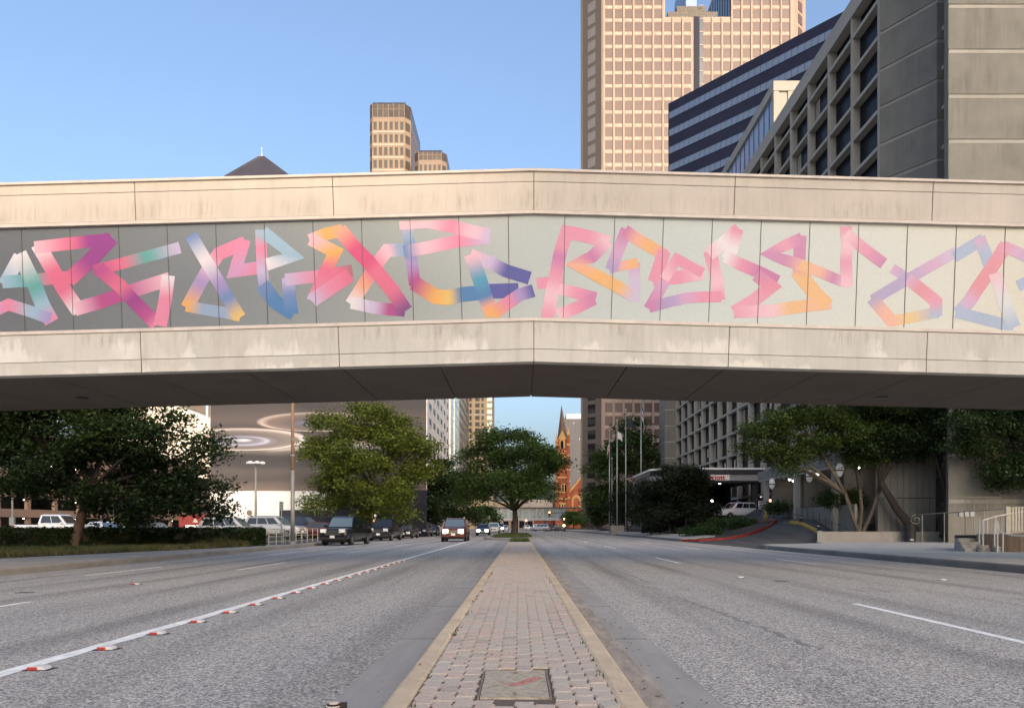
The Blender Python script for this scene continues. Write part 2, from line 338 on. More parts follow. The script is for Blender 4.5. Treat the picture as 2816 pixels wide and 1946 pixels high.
for y in np.arange(4.4, 40, 3.05):
    for xa, xb in ((-1.17, -.74), (.93, 1.24)): MB().box(xa, xb, y, y + .012, -.01, .0072).build('gutter_joint', M['seam'], road)
pm('tar', (0.235, 0.22, 0.20), 0.75, 0.2, 4)
def crack(pts, w):
    b_ = MB(); vs = []; fs = []
    for i, (x, y) in enumerate(pts):
        ww = w * random.uniform(0.5, 1.3)
        vs += [(x - ww, y, rz(x) + 0.003), (x + ww, y, rz(x) + 0.003)]
        if i: fs.append((2*i-2, 2*i-1, 2*i+1, 2*i))
    b_.add(vs, fs).build('tar_crack', M['tar'], road)
for seed, (x0, y0, x1, y1, w) in enumerate(((2.75, 7.0, 2.5, 12, 0.03), (2.6, 15, 2.45, 22, 0.03), (2.2, 30, 2.3, 48, 0.03), (-2.45, 14, -2.6, 22, 0.02), (-6.3, 10.2, -5.9, 15, 0.02), (-9.4, 15, -9.6, 33, 0.02), (11.7, 12, 12.3, 40, 0.03), (-12.6, 14, -12.9, 45, 0.03))):
    k = 40; crack([(x0 + (x1 - x0) * i / k + 0.05 * math.sin(i * 1.7 + seed) + random.uniform(-.03, .03), y0 + (y1 - y0) * i / k) for i in range(k + 1)], w)

# ------------------------------------------------------------------ median of pavers
ML, MR, IL, IR, MZ = -0.735, 0.688, -0.588, 0.530, 0.15
MEND = 47.6
median = tag(MB().box(IL - 0.01, IR + 0.01, -8, MEND, -0.05, 0.134).build('median', M['bedding']), kind='structure')
def kerb_run(x0, x1, segs, z1, mat, parent, name='kerb_stone', r=0.03, z0=-0.28, round_left=True):
    for y0, y1 in segs:
        b_ = MB(); g = 0.004; jx = random.uniform(-.006, .006)
        pr = [(x0, z0), (x1, z0), (x1, z1 - r), (x1 - r * .3, z1 - r * .3), (x1 - r, z1), (x0 + r, z1), (x0 + r * .3, z1 - r * .3), (x0, z1 - r)]
        vs = [(x + jx, y0 + g, z) for x, z in pr] + [(x + jx, y1 - g, z) for x, z in pr]; k = len(pr)
        b_.add(vs, [tuple(range(k)), tuple(range(2*k-1, k-1, -1))] + [(i, (i+1) % k, k + (i+1) % k, k + i) for i in range(k)])
        b_.build(name, mat, parent)
def segs(y0, y1, L, jit=0.4):
    out = []; y = y0
    while y < y1 - 0.01:
        e_ = min(y1, y + L + random.uniform(-jit, jit)); out.append((y, e_)); y = e_
    return out
kerb_run(ML, IL, segs(-8, MEND, 3.05), MZ, M['kerb_tan'], median)
kerb_run(IR, MR, segs(-8, MEND, 3.05), MZ, M['kerb_tan'], median)
NC = 10; CP = (IR - IL) / NC; RP = 0.215
def paver_pts(w, L, seedv=0):
    a = 0.010; h = L / 2; e_ = [(-h, 0), (-h * 0.55, 0), (-h * 0.35, a), (h * 0.05, a), (h * 0.25, -a * .6), (h * 0.7, -a * .6), (h, 0)]
    lft = [(-w / 2 + dx, y) for y, dx in e_]; rgt = [(w / 2 + dx, y) for y, dx in e_]
    return rgt + lft[::-1]
def paver_mb(b_, cx, cy, z, w, L, tilt=(0, 0)):
    pts = paver_pts(w, L); n_ = len(pts); ins = 0.9
    vs = [(cx + x, cy + y, z - 0.03) for x, y in pts] + [(cx + x, cy + y, z - 0.004 + tilt[0]*x + tilt[1]*y) for x, y in pts] + [(cx + x * ins, cy + y * 0.95, z + tilt[0]*x + tilt[1]*y) for x, y in pts]
    fs = [tuple(2*n_ + i for i in range(n_))]
    for k in range(2): fs += [(k*n_ + i, k*n_ + (i+1) % n_, (k+1)*n_ + (i+1) % n_, (k+1)*n_ + i) for i in range(n_)]
    b_.add(vs, fs)
pav_me = []
for k in range(6):
    b_ = MB(); paver_mb(b_, 0, 0, 0, CP - random.uniform(.004, .009), RP - random.uniform(.005, .010), (random.uniform(-.018, .018), random.uniform(-.010, .010))); pav_me.append(b_.mesh('paver', M['paver']))
LID = (-0.225, 0.165, 4.27, 5.06)
rest = MB(); count = 0
for j in range(-38, int((MEND) / RP)):
    for i in range(NC):
        x = IL + (i + 0.5) * CP; y = (j + 0.5 + (0.5 if i % 2 else 0) + (0.12 if i % 3 == 0 else 0)) * RP
        if y > MEND - 0.12 or y < -7.8: continue
        if LID[0] - 0.05 < x < LID[1] + 0.05 and LID[2] - 0.10 < y < LID[3] + 0.10: continue
        z = 0.146 + random.uniform(-.002, .002) + 0.003 * math.sin(y * 1.3 + x * 4)
        if 3.85 < y and count < 300:
            winst('paver', random.choice(pav_me), median, (x, y, z)); count += 1
        else: paver_mb(rest, x, y, z, CP - 0.006, RP - 0.007, (random.uniform(-.02, .02), random.uniform(-.015, .015)))
rest.build('pavers_far', M['paver'], median, kind='stuff')
# valve box lid with a red survey mark
pm('lid_concrete', (0.42, 0.36, 0.27), 0.95, 0.35, 25, bump=0.6, bscale=70); pm('survey_red', (0.46, 0.20, 0.15), 0.9, 0.45, 30); pm('rust_iron', (0.22, 0.185, 0.145), 0.8, 0.3, 8)
lid = thing('valve_cover', 'square tan concrete valve cover with red paint mark set in the brick median', 'valve cover', (-0.03, 4.66, 0.12))
MB().box(LID[0], LID[1], LID[2], LID[3], 0.115, 0.1455).build('lid', M['lid_concrete'], lid)
fb = MB()
for a in ((LID[0]-.014, LID[0]-.004, LID[2]-.02, LID[3]+.012), (LID[1]+.004, LID[1]+.014, LID[2]-.02, LID[3]+.012)): fb.box(*a, 0.10, 0.1495)
fb.box(LID[0]-.004, LID[1]+.004, LID[3]+.004, LID[3]+.012, 0.10, 0.149); fb.build('frame', M['rust_iron'], lid)
mk = MB()
pts = [(-0.17, 4.78), (-0.13, 4.70), (-0.06, 4.60), (0.0, 4.64), (0.06, 4.74), (0.13, 4.84)]
vs = []; fs = []
for i, (x, y) in enumerate(pts):
    w = 0.035 + 0.01 * math.sin(i * 2.2); vs += [(x - w * .5, y + w, 0.1475), (x + w * .5, y - w, 0.1475)]
    if i: fs.append((2*i-2, 2*i-1, 2*i+1, 2*i))
mk.add(vs, fs).build('paint_mark', M['survey_red'], lid)
for (x, y) in ((-0.03, 4.98), (-0.03, 4.36)): MB().box(x - .012, x + .012, y - .03, y + .03, 0.14, 0.1478).build('lift_slot', M['rust_iron'], lid)
# planting at the end of the pavers, cross-walk slab and tree island
leafmat('grass', (0.035, 0.06, 0.014), (0.12, 0.15, 0.04)); leafmat('grass_dry', (0.09, 0.09, 0.03), (0.25, 0.22, 0.09))
def tufts(name, pts, h, mat, parent=None, w=0.02, nb=5, spread=0.06):
    k = len(pts); vs = np.zeros((k * nb, 3, 3)); p = np.repeat(np.array(pts, float), nb, 0) + np.c_[RNG.normal(0, spread, (k*nb, 2)), np.zeros(k*nb)]
    a = RNG.uniform(0, 6.28, k*nb); hh = h * RNG.uniform(.5, 1.25, k*nb); ln = RNG.normal(0, .35, (k*nb, 2)) * hh[:, None]
    vs[:, 0] = p + np.c_[np.cos(a) * w, np.sin(a) * w, np.zeros(k*nb)]; vs[:, 1] = p - np.c_[np.cos(a) * w, np.sin(a) * w, np.zeros(k*nb)]; vs[:, 2] = p + np.c_[ln, hh]
    me = bpy.data.meshes.new(name); me.from_pydata(vs.reshape(-1, 3).tolist(), [], [(3*i, 3*i+1, 3*i+2) for i in range(k*nb)]); me.materials.append(mat)
    o = bpy.data.objects.new(name, me); C.objects.link(o)
    if parent is not None: me.transform(Matrix.Translation(-wloc(parent))); o.parent = parent
    o['kind'] = 'stuff'; return o
island = tag(MB().prism([(ML, MEND), (MR, MEND), (MR, 62), (1.5, 70), (1.9, 90), (1.0, 108), (-1.6, 112), (-3.3, 104), (-3.4, 72), (-2.8, 64), (ML - .1, 61)], -0.2, 0.13).build('median_island', M['kerb_grey']), kind='structure')
MB().prism([(-.62, 48.2), (.56, 48.2), (.56, 57), (-.62, 57)], 0.1, 0.142).build('soil_bed', M['soil'], island)
MB().prism([(-.5, 66), (1.1, 70), (1.4, 90), (.6, 105), (-1.4, 109), (-2.8, 103), (-2.9, 73), (-2.2, 67)], 0.1, 0.145).build('soil_bed', M['soil'], island)
tufts('grass_patch', [(random.uniform(-.58, .52), random.uniform(48.3, 56.8), 0.14) for _ in range(700)], 0.13, M['grass'], island, 0.03)
tufts('grass_patch', [(random.uniform(-2.4, 1.0), random.uniform(68, 103), 0.14) for _ in range(900)], 0.16, M['grass'], island, 0.05)

tufts('median_weeds', [(random.choice((IL + .012, IR - .012)) + random.gauss(0, .008), random.uniform(4, 16), .14) for _ in range(34)], .035, M['grass'], median, .006, 5, .012)
# ------------------------------------------------------------------ pavements
lp = tag(MB().box(-400, -13.90, -40, 900, -0.55, -0.02).build('sidewalk_left', M['sidewalk']), kind='structure')
kerb_run(-13.90, -13.70, segs(-20, 58, 3.0), 0.005, M['kerb_grey'], lp, r=0.05, z0=-0.5)
MB().box(-13.90, -13.70, 58, 900, -0.5, 0.0).build('kerb_far', M['kerb_grey'], lp)
for y in np.arange(8, 60, 1.8): MB().box(-17.6, -13.92, y, y + 0.025, -0.03, -0.0165).build('paving_joint', M['kerb_dark'], lp)
rp = tag(MB().prism([(14.18, -40), (60, -40), (60, 54.5), (33, 57.6), (26.5, 54.6), (21.4, 55.2), (19.6, 49.5), (17.5, 48.0), (15.4, 46.9), (14.5, 45.4), (14.18, 43)], -0.55, 0.02).build('sidewalk_right', M['sidewalk_dim']), kind='structure')
kerb_run(14.0, 14.18, segs(-20, 43, 3.0), 0.022, M['kerb_dark'], rp, r=0.05, z0=-0.5)
cv = [(14.0, 43), (14.35, 45.5), (15.3, 47.05), (17.45, 48.15), (19.6, 49.65)]
for a, b2 in zip(cv[:-1], cv[1:]):
    MB().prism([(a[0] - .12, a[1] + .1), (a[0] + .06, a[1] - .06), (b2[0] + .06, b2[1] - .06), (b2[0] - .12, b2[1] + .1)][::-1], -0.5, 0.024).build('kerb_stone', M['kerb_dark'], rp)
for y in np.arange(6, 46, 1.8): MB().box(14.2, 24, y, y + 0.02, 0.0, 0.0235).build('paving_joint', M['kerb_dark'], rp)
# hotel forecourt: the drive climbs to the entrance
def dz(x, y): return -0.19 + 0.0155 * max(0, min(x, 27.5) - 14) ** 2 * (1 + 0.016 * max(0, min(y, 92) - 58)) * max(0, min(1, (y - 55.6) / 9))
b_ = MB(); vs = []; fs = []; gx = [14.02 + .9 * i for i in range(16)] + [30, 34, 45, 60]; gy = [40, 46, 50, 55.6, 57] + [60 + 4 * i for i in range(23)] + [152]
for y in gy:
    for x in gx: vs.append((x, y, dz(x, y)))
for j in range(len(gy) - 1):
    for i in range(len(gx) - 1): fs.append((j*len(gx)+i, j*len(gx)+i+1, (j+1)*len(gx)+i+1, (j+1)*len(gx)+i))
tag(b_.add(vs, fs).build('driveway', M['lot_asphalt'], smooth=True), kind='structure')
# planting bed beyond the drive with red kerb
bedpts = [(14.1, 66.5), (15.2, 64.6), (17.2, 64.2), (19.3, 65.2), (22.2, 68.0), (23.5, 70.2), (23.3, 72.5), (21.5, 78), (20, 88), (19.5, 140), (19, 300), (14.1, 300)]
bed = tag(MB().prism(bedpts, -0.5, lambda p: dz(*p) + 0.16).build('planting_bed', M['soil']), kind='structure')
for k in range(len(bedpts) - 5):
    a, c2 = Vector((*bedpts[k], 0)), Vector((*bedpts[k + 1], 0)); d = (c2 - a).normalized(); nn = Vector((d.y, -d.x, 0)) * 0.09
    b_ = MB(); q = [a - nn, a + nn, c2 + nn, c2 - nn]
    b_.prism([(p.x, p.y) for p in q], lambda p: dz(*p) - 0.2, lambda p: dz(*p) + 0.19).build('kerb_stone', M['kerb_red'], bed)
MB().box(13.98, 14.14, 66.6, 300, -0.5, 0.02).build('kerb_far', M['kerb_dark'], bed)
MB().prism([(14.14, 66.8), (17.0, 66.6), (17.0, 300), (14.14, 300)], -0.4, lambda p: 0.03 + max(0, p[0] - 14.14) * .1).build('verge_paving', M['sidewalk_dim'], bed)

# ------------------------------------------------------------------ footbridge with mural
BY, BYF, AX, SL = 18.75, 23.9, 0.34, 0.0272
def bm_(x, y, z):
    s = 1 if x > AX else -1; d = abs(x - AX)
    return (x + s * min(1, d / 2) * SL * 1.4 * (z - 7.5), y, z - SL * d)
def bbox(b_, x0, x1, y0, y1, z0, z1, mi=0):
    vs = [bm_(x, y, z) for z in (z0, z1) for x, y in ((x0,y0),(x1,y0),(x1,y1),(x0,y1))]
    return b_.add(vs, [(0,3,2,1),(4,5,6,7),(0,1,5,4),(1,2,6,5),(2,3,7,6),(3,0,4,7)], mi)
bridge = thing('pedestrian_bridge', 'concrete footbridge with pastel lettering mural spanning the whole street', 'bridge', (AX, 21.3, 0))
pit = 4.86
zt = dict(top=9.84, g1=9.565, pb=8.83, mt=8.70, mb=6.245, lt=6.225, g2=5.46, bot=5.15)
for s in (-1, 1):
    for k in range(5):
        x0, x1 = AX + s * k * pit, AX + s * (k + 1) * pit
        a, c2 = (min(x0, x1), max(x0, x1)); g = 0.011
        up = bbox(MB(), a + g, c2 - g, BY, BY + .25, zt['pb'] + .04, zt['g1'] - .008).build('parapet_panel', M['bridge_upper'], bridge)
        bbox(MB(), a + g, c2 - g, BY, BY + .25, zt['g1'] + .008, zt['top'] - .03).build('parapet_band', M['bridge_upper'], bridge)
        bbox(MB(), a + .002, c2 - .002, BY - .05, BY + .4, zt['top'] - .03, zt['top'] + .03).build('parapet_coping', M['bridge_trim'], bridge)
        bbox(MB(), a + .002, c2 - .002, BY - .035, BY + .25, zt['pb'] - .055, zt['pb'] + .02).build('drip_trim', M['bridge_trim'], bridge)
        bbox(MB(), a + g, c2 - g, BY, BY + .3, zt['g2'] + .007, zt['lt'] - .09).build('girder_panel', M['bridge_lower'], bridge)
        bbox(MB(), a + g, c2 - g, BY, BY + .3, zt['bot'], zt['g2'] - .007).build('girder_band', M['bridge_lower'], bridge)
        bbox(MB(), a + .002, c2 - .002, BY - .03, BY + .3, zt['lt'] - .085, zt['lt'] - .005).build('ledge_trim', M['bridge_trim'], bridge)
        for q in range(2):
            h = pit / 2; p0, p1 = (a + q * h, a + (q + 1) * h)
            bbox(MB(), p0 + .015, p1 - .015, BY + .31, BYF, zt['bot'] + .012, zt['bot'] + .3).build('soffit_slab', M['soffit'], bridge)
back = MB(); bbox(back, -24, AX, BY + .03, BYF - .02, 5.20, 6.0); bbox(back, AX, 24.6, BY + .03, BYF - .02, 5.20, 6.0); back.build('deck_core', M['joint_rust'], bridge)
jb = MB()
for x0, x1 in ((-24, AX), (AX, 24.6)):
    bbox(jb, x0, x1, BY + .022, BY + .2, 6.0, 6.16); bbox(jb, x0, x1, BY + .022, BY + .2, zt['pb'] + .03, zt['top'] - .04)
jb.build('joint_backing', M['joint_rust'], bridge)
far = MB()
for x0, x1 in ((-24, AX), (AX, 24.6)):
    bbox(far, x0, x1, BYF - .3, BYF + .02, 6.01, 9.8)
    bbox(far, x0, x1, BY + .41, BYF - .31, 9.5, 9.7)
far.build('rear_wall', M['bridge_lower'], bridge)
for x in (-22.2, 22.6): MB().box(x - .6, x + .6, 19.6, 23.2, -.1, 5.2 - SL * abs(x) ).build('pier', M['bridge_lower'], bridge)
pm('steel_dark', (0.05, 0.05, 0.052), 0.5, 0.2, 8)
for x, y in ((10.57, 22.3), (-12.6, 22.0)): MB().lathe([(.16, 0), (.16, .06), (.10, .09)], (x, y, 5.15 - SL * abs(x - AX) - .03), 14).build('drain_outlet', M['steel_dark'], bridge)
# painted backing of the mural: twenty-two boards, grey to cream from left to right
K_ = 0.72
bgs = [(0, (112, 116, 121)), (600, (136, 142, 146)), (1000, (160, 166, 164)), (1470, (196, 203, 200)), (1900, (208, 217, 214)), (2300, (221, 226, 219)), (2600, (228, 228, 217)), (2816, (229, 225, 208))]
def bgcol(px):
    for (p0, c0), (p1, c1) in zip(bgs[:-1], bgs[1:]):
        if px <= p1: t = max(0, (px - p0) / (p1 - p0)); return S(*[a + (b2 - a) * t for a, b2 in zip(c0, c1)], K_)
    return S(*bgs[-1][1], K_)
edges = [1399.5 - 134 * k for k in range(15)][::-1] + [1552 + 134.6 * k for k in range(15)]
for e0, e1 in zip(edges[:-1], edges[1:]):
    X0, X1 = (e0 - VX) / 112, (e1 - VX) / 112
    b_ = MB(); xs = [X0 + .008, X1 - .008] if not (X0 < AX < X1) else [X0 + .008, AX, X1 - .008]
    vs = []; cs = []; fs = []
    for x in xs:
        for y, z in ((BY + .06, zt['mb']), (BY + .06, zt['mt'] + .08), (BY + .12, zt['mt'] + .08), (BY + .12, zt['mb'])): vs.append(bm_(x, y, z)); cs.append(bgcol(x * 112 + VX))
    for i in range(len(xs) - 1): fs += [(4*i + j, 4*i + (j+1) % 4, 4*i + 4 + (j+1) % 4, 4*i + 4 + j) for j in range(4)]
    fs += [(0, 1, 2, 3), tuple(4 * (len(xs) - 1) + j for j in (3, 2, 1, 0))]
    b_.add(vs, fs, 0, cs).build('mural_board', M['mural_paint'], bridge)
jb = MB()
for x0, x1 in ((-24, AX), (AX, 24.6)): bbox(jb, x0, x1, BY + .13, BY + .2, zt['mb'] - .06, zt['mt'] + .1)
jb.build('board_frame', M['steel_dark'], bridge)
COL = dict(w=(240,232,236), tl=(96,170,166), lb=(160,192,214), pk=(234,140,172), lp=(243,192,206), hp=(231,112,146), pu=(154,58,142), mg=(186,74,142), lv=(205,188,220),
  lu=(172,150,204), bl=(112,142,194), db=(76,130,184), or_=(243,178,92), yo=(241,198,110), op=(243,172,140), br=(176,112,124), rd=(222,76,128), vp=(126,66,134), bg=(152,174,204),
  ind=(84,88,166), tb=(80,160,192), gy=(160,180,212), mv=(202,106,166), cr=(222,226,226), rp=(228,124,142), lm=(214,160,200), pg=(166,150,196))
def ribbon(reg, wdt, pts, lay):
    """one painted stroke: reg = x offset of the photo crop the points were read in"""
    k = 2.3125; Yp = BY + .06 - 0.0022 - 0.00035 * lay
    q = [Vector(((reg + x / k - VX) / 112, 0, HC + (VY - (440 + y / k)) / 112)) for x, y, c in pts]; fade = .02 + .17 * max(0, reg - 700) / 1400; cs = [tuple(a + (.72 - a) * fade for a in S(*COL[c], K_)) for x, y, c in pts]
    w = wdt / k / 112 / 2
    b_ = MB(); L_ = []; R_ = []
    for i, p in enumerate(q):
        d0 = (q[i] - q[i-1]).normalized() if i else None; d1 = (q[i+1] - q[i]).normalized() if i < len(q) - 1 else None
        if d0 is None or d1 is None:
            d = d1 or d0; n_ = Vector((-d.z, 0, d.x)); e_ = d * (w * .38) * (-1 if d0 is None else 1); L_.append(p + n_ * w + e_); R_.append(p - n_ * w + e_)
        else:
            n0, n1 = Vector((-d0.z, 0, d0.x)), Vector((-d1.z, 0, d1.x)); mm = (n0 + n1)
            if mm.length < .2: mm = n0
            mm.normalize(); sc = min(1.8, 1 / max(.35, mm.dot(n0))); L_.append(p + mm * w * sc); R_.append(p - mm * w * sc)
    vs = []; cl = []; fs = []
    zlo, zhi = zt['mb'] + .004, zt['mt']
    for i in range(len(q) - 1):
        for s in range(7 if i < len(q) - 2 else 8):
            t = s / 7; ts = t * t * (3 - 2 * t) * .5 + t * .5
            for A in (L_, R_):
                p = A[i].lerp(A[i+1], t); d = SL * abs(p.x - AX); p.z = max(zlo - d, min(zhi - d, p.z)); vs.append((p.x, Yp, p.z)); cl.append(tuple(a + (b2 - a) * ts for a, b2 in zip(cs[i], cs[i+1])))
    for i in range(len(vs) // 2 - 1): fs.append((2*i, 2*i+1, 2*i+3, 2*i+2))
    b_.add(vs, fs, 0, cl).build('mural_stroke', M['mural_paint'], bridge)
ST = [
 (0,85,[(25,775,'lb'),(110,620,'w')]), (0,80,[(20,770,'lb'),(190,760,'tl'),(330,745,'hp'),(460,740,'hp')]), (0,95,[(120,605,'w'),(215,800,'tl'),(262,920,'lb'),(312,1010,'pk')]), (0,75,[(300,1000,'lu'),(190,960,'lb'),(45,915,'pk'),(-40,950,'lm')]),
 (0,95,[(240,545,'w'),(330,700,'hp'),(400,820,'hp'),(485,945,'w')]), (0,80,[(225,550,'lp'),(440,525,'hp'),(560,512,'pu'),(680,500,'pu')]), (0,98,[(690,500,'pu'),(560,640,'pu'),(440,745,'hp')]),
 (0,88,[(482,940,'lp'),(640,895,'mg'),(760,850,'mg'),(1060,755,'lp')]), (0,74,[(600,695,'mg'),(760,655,'hp'),(920,610,'tl'),(1125,555,'lv')]), (0,88,[(630,695,'mg'),(760,800,'hp'),(835,885,'pu'),(930,980,'mg'),(985,1035,'pk')]), (0,85,[(1062,745,'w'),(1045,880,'pk'),(1015,1035,'pk')]),
 (0,82,[(1215,485,'bl'),(1300,630,'w'),(1390,780,'lu'),(1440,870,'bl'),(1512,985,'yo')]), (0,84,[(1540,525,'pk'),(1385,590,'pk'),(1330,670,'lp'),(1270,770,'lu'),(1190,920,'or_')]), (0,72,[(1190,925,'or_'),(1290,945,'bg'),(1420,965,'bg'),(1510,985,'yo')]), (0,82,[(1545,515,'pk'),(1490,700,'lm'),(1640,680,'pk')]),
 (700,72,[(35,450,'lb'),(38,560,'pk'),(45,700,'lv'),(62,840,'bl')]), (700,80,[(60,460,'lb'),(245,605,'lb'),(85,655,'w')]), (700,92,[(55,800,'bl'),(130,900,'db'),(232,965,'db')]), (700,84,[(232,960,'db'),(216,860,'bl'),(212,760,'lv')]), (700,78,[(205,755,'lv'),(390,735,'pk'),(520,715,'hp'),(605,700,'br')]),
 (700,80,[(360,500,'lp'),(450,465,'or_'),(545,445,'op')]), (700,92,[(548,450,'op'),(640,560,'rd'),(720,640,'rd'),(770,700,'hp'),(870,820,'hp'),(950,940,'vp')]), (700,82,[(365,505,'lp'),(510,580,'or_'),(455,690,'hp'),(385,850,'pk'),(370,880,'lv')]), (700,90,[(375,880,'lv'),(480,810,'pk'),(590,735,'hp')]),
 (700,84,[(1000,555,'bg'),(920,565,'bg'),(840,570,'lp'),(750,690,'hp'),(690,790,'op'),(620,900,'w')]), (700,78,[(625,905,'w'),(760,935,'lv'),(850,945,'mg'),(940,952,'vp')]),
 (700,76,[(962,360,'lp'),(975,480,'bg'),(990,570,'bl'),(1000,650,'lu'),(1015,770,'mg'),(1060,800,'hp')]), (700,95,[(1025,785,'mg'),(1150,865,'or_'),(1230,870,'yo'),(1320,850,'db'),(1420,840,'db'),(1500,830,'ind'),(1660,825,'ind')]),
 (700,80,[(960,575,'bl'),(1080,555,'lp'),(1290,510,'pk'),(1480,490,'lv')]), (700,84,[(935,395,'lp'),(1100,385,'lp'),(1250,415,'pk'),(1380,450,'lp'),(1480,470,'lv')]), (700,84,[(1385,605,'lp'),(1500,650,'lv'),(1600,700,'ind'),(1735,742,'ind')]), (700,92,[(1380,610,'lp'),(1430,750,'tb'),(1465,860,'db'),(1490,930,'op'),(1512,975,'or_')]), (700,82,[(1515,975,'or_'),(1610,905,'pk'),(1690,850,'lu'),(1760,830,'ind')]),
 (1400,84,[(375,430,'pk'),(340,540,'pk'),(320,610,'mv'),(300,720,'pk'),(270,850,'lp'),(245,990,'pk')]), (1400,84,[(380,455,'pk'),(500,480,'pk'),(625,515,'lp')]), (1400,78,[(620,520,'lp'),(530,610,'mv'),(425,660,'op'),(560,730,'or_'),(690,800,'or_'),(790,860,'lv')]), (1400,72,[(190,780,'pk'),(330,765,'pk')]), (1400,74,[(320,815,'lp'),(430,840,'pk'),(540,870,'mv')]), (1400,78,[(530,885,'mv'),(420,940,'pk'),(320,975,'lp')]),
 (1400,74,[(800,880,'lv'),(800,760,'lv'),(800,660,'lm')]), (1400,60,[(810,650,'or_'),(740,665,'op'),(650,685,'lu')]), (1400,78,[(655,680,'lu'),(695,570,'lm'),(745,450,'mv')]), (1400,78,[(748,450,'mv'),(820,500,'op'),(900,545,'or_'),(990,600,'pk')]), (1400,84,[(985,590,'pk'),(930,755,'pk')]), (1400,84,[(935,755,'pk'),(1080,740,'pk'),(1225,715,'lp')]), (1400,66,[(1225,708,'pk'),(1070,625,'pk'),(995,745,'lp')]),
 (1400,74,[(985,780,'lm'),(900,930,'mv')]), (1400,68,[(905,930,'mv'),(1030,895,'lu'),(1130,872,'lm'),(1240,865,'pk'),(1340,865,'pk')]), (1400,84,[(1335,870,'pk'),(1325,770,'lp'),(1285,590,'pk')]), (1400,84,[(1285,585,'lp'),(1370,520,'w'),(1455,440,'pk')]), (1400,74,[(1455,445,'pk'),(1425,560,'w'),(1395,615,'w')]), (1400,80,[(1390,615,'w'),(1480,660,'pk'),(1600,710,'mv'),(1700,760,'mv')]),
 (2100,84,[(-30,735,'mv'),(55,800,'hp'),(-60,890,'pk'),(-170,955,'pk')]), (2100,80,[(-170,960,'pk'),(60,955,'lp'),(180,935,'or_'),(420,905,'op')]), (2100,96,[(400,910,'or_'),(320,830,'or_'),(230,710,'or_')]), (2100,80,[(230,730,'or_'),(232,640,'mv'),(238,490,'mv')]), (2100,74,[(238,495,'mv'),(140,540,'pk'),(45,590,'mv'),(140,630,'mv'),(250,665,'op')]),
 (2100,68,[(250,665,'or_'),(360,705,'op'),(450,745,'mv'),(530,775,'lp')]), (2100,76,[(538,790,'lp'),(530,650,'pk'),(538,540,'lp'),(530,430,'pk')]), (2100,74,[(540,470,'lp'),(640,555,'pk'),(760,645,'mv')]),
 (2100,64,[(835,690,'lm'),(920,745,'lu')]), (2100,70,[(1240,575,'lv'),(1080,665,'lm'),(920,755,'lu'),(800,825,'pg'),(710,880,'pg')]), (2100,80,[(705,885,'pg'),(770,960,'op'),(828,1025,'op')]), (2100,70,[(825,1020,'op'),(930,1000,'yo'),(1110,965,'gy')]), (2100,80,[(1105,970,'gy'),(1105,895,'pk'),(1000,810,'rp'),(935,760,'lm')]),
 (2100,75,[(1230,605,'gy'),(1310,555,'gy'),(1395,505,'gy')]), (2100,80,[(1385,500,'lm'),(1420,590,'gy'),(1455,690,'bg')]), (2100,86,[(1545,545,'pk'),(1460,680,'rp'),(1370,810,'rp'),(1320,890,'lm'),(1255,960,'gy')]), (2100,74,[(1245,965,'gy'),(1420,1010,'bg'),(1590,1055,'gy')]), (2100,84,[(1598,1045,'gy'),(1540,900,'cr'),(1485,730,'lp')]), (2100,74,[(1550,550,'pk'),(1620,580,'lm'),(1720,630,'gy')]), (2100,70,[(1640,790,'gy'),(1740,740,'gy')]),
]
for i, (reg, wdt, pts) in enumerate(ST): ribbon(reg, wdt, pts, i % 12)
pm('seam_grey', (0.10, 0.10, 0.10), 0.7)
for e0 in edges:
    x = (e0 - VX) / 112; bbox(MB(), x - .005, x + .005, BY + .046, BY + .1, zt['mb'] + .01, zt['mt'] + .07).build('board_seam', M['seam_grey'], bridge)
# ------------------------------------------------------------------ buildings
stained('hotel_concrete', (0.245, 0.232, 0.20), (0.155, 0.145, 0.122), 0.75, 0.12, 1.6, lo=0.42, hi=0.68, bump=0.2)
pm('hotel_frame', (0.35, 0.33, 0.285), 0.85, 0.18, 0.4, (1, 1, .4))
pm('hotel_glass', (0.010, 0.011, 0.014), 0.25, spec=0.04)
pm('curtain', (0.30, 0.27, 0.23), 0.9, 0.3, 0.8)
pm('granite_tan', (0.34, 0.262, 0.215), 0.75, 0.16, 0.15)
pm('granite_pale', (0.42, 0.33, 0.275), 0.75, 0.16, 0.4, island=0.1)
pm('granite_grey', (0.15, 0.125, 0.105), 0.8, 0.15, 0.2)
pm('tower_glass', (0.115, 0.082, 0.076), 0.35, 0.3, 0.12, spec=0.25)
pm('slot_glass', (0.17, 0.16, 0.165), 0.4, 0.2, 0.3); pm('glass_dark', (0.012, 0.013, 0.018), 0.08, spec=0.6)
pm('navy_panel', (0.016, 0.019, 0.040), 0.45, 0.15, 0.3, spec=0.12)
pm('navy_glass', (0.085, 0.12, 0.20), 0.2, 0.3, 0.35, spec=0.6)
pm('blue_glass', (0.20, 0.29, 0.47), 0.25, 0.12, 0.3, spec=0.4)
pm('copper_stone', (0.25, 0.187, 0.14), 0.75, 0.15, 0.2)
pm('bronze_glass', (0.075, 0.062, 0.052), 0.25, 0.3, 0.3, spec=0.3)
pm('slate_roof', (0.045, 0.042, 0.055), 0.6, 0.2, 0.1)
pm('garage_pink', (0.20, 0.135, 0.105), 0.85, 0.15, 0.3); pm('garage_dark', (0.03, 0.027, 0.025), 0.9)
pm('white_wall', (0.74, 0.73, 0.70), 0.8, 0.05, 0.3); pm('grey_white', (0.55, 0.55, 0.57), 0.8, 0.08, 0.1)
pm('ivory_wall', (0.72, 0.64, 0.55), 0.8, 0.08, 0.2); pm('navy_wall', (0.012, 0.013, 0.024), 0.7, 0.1, 1.0)
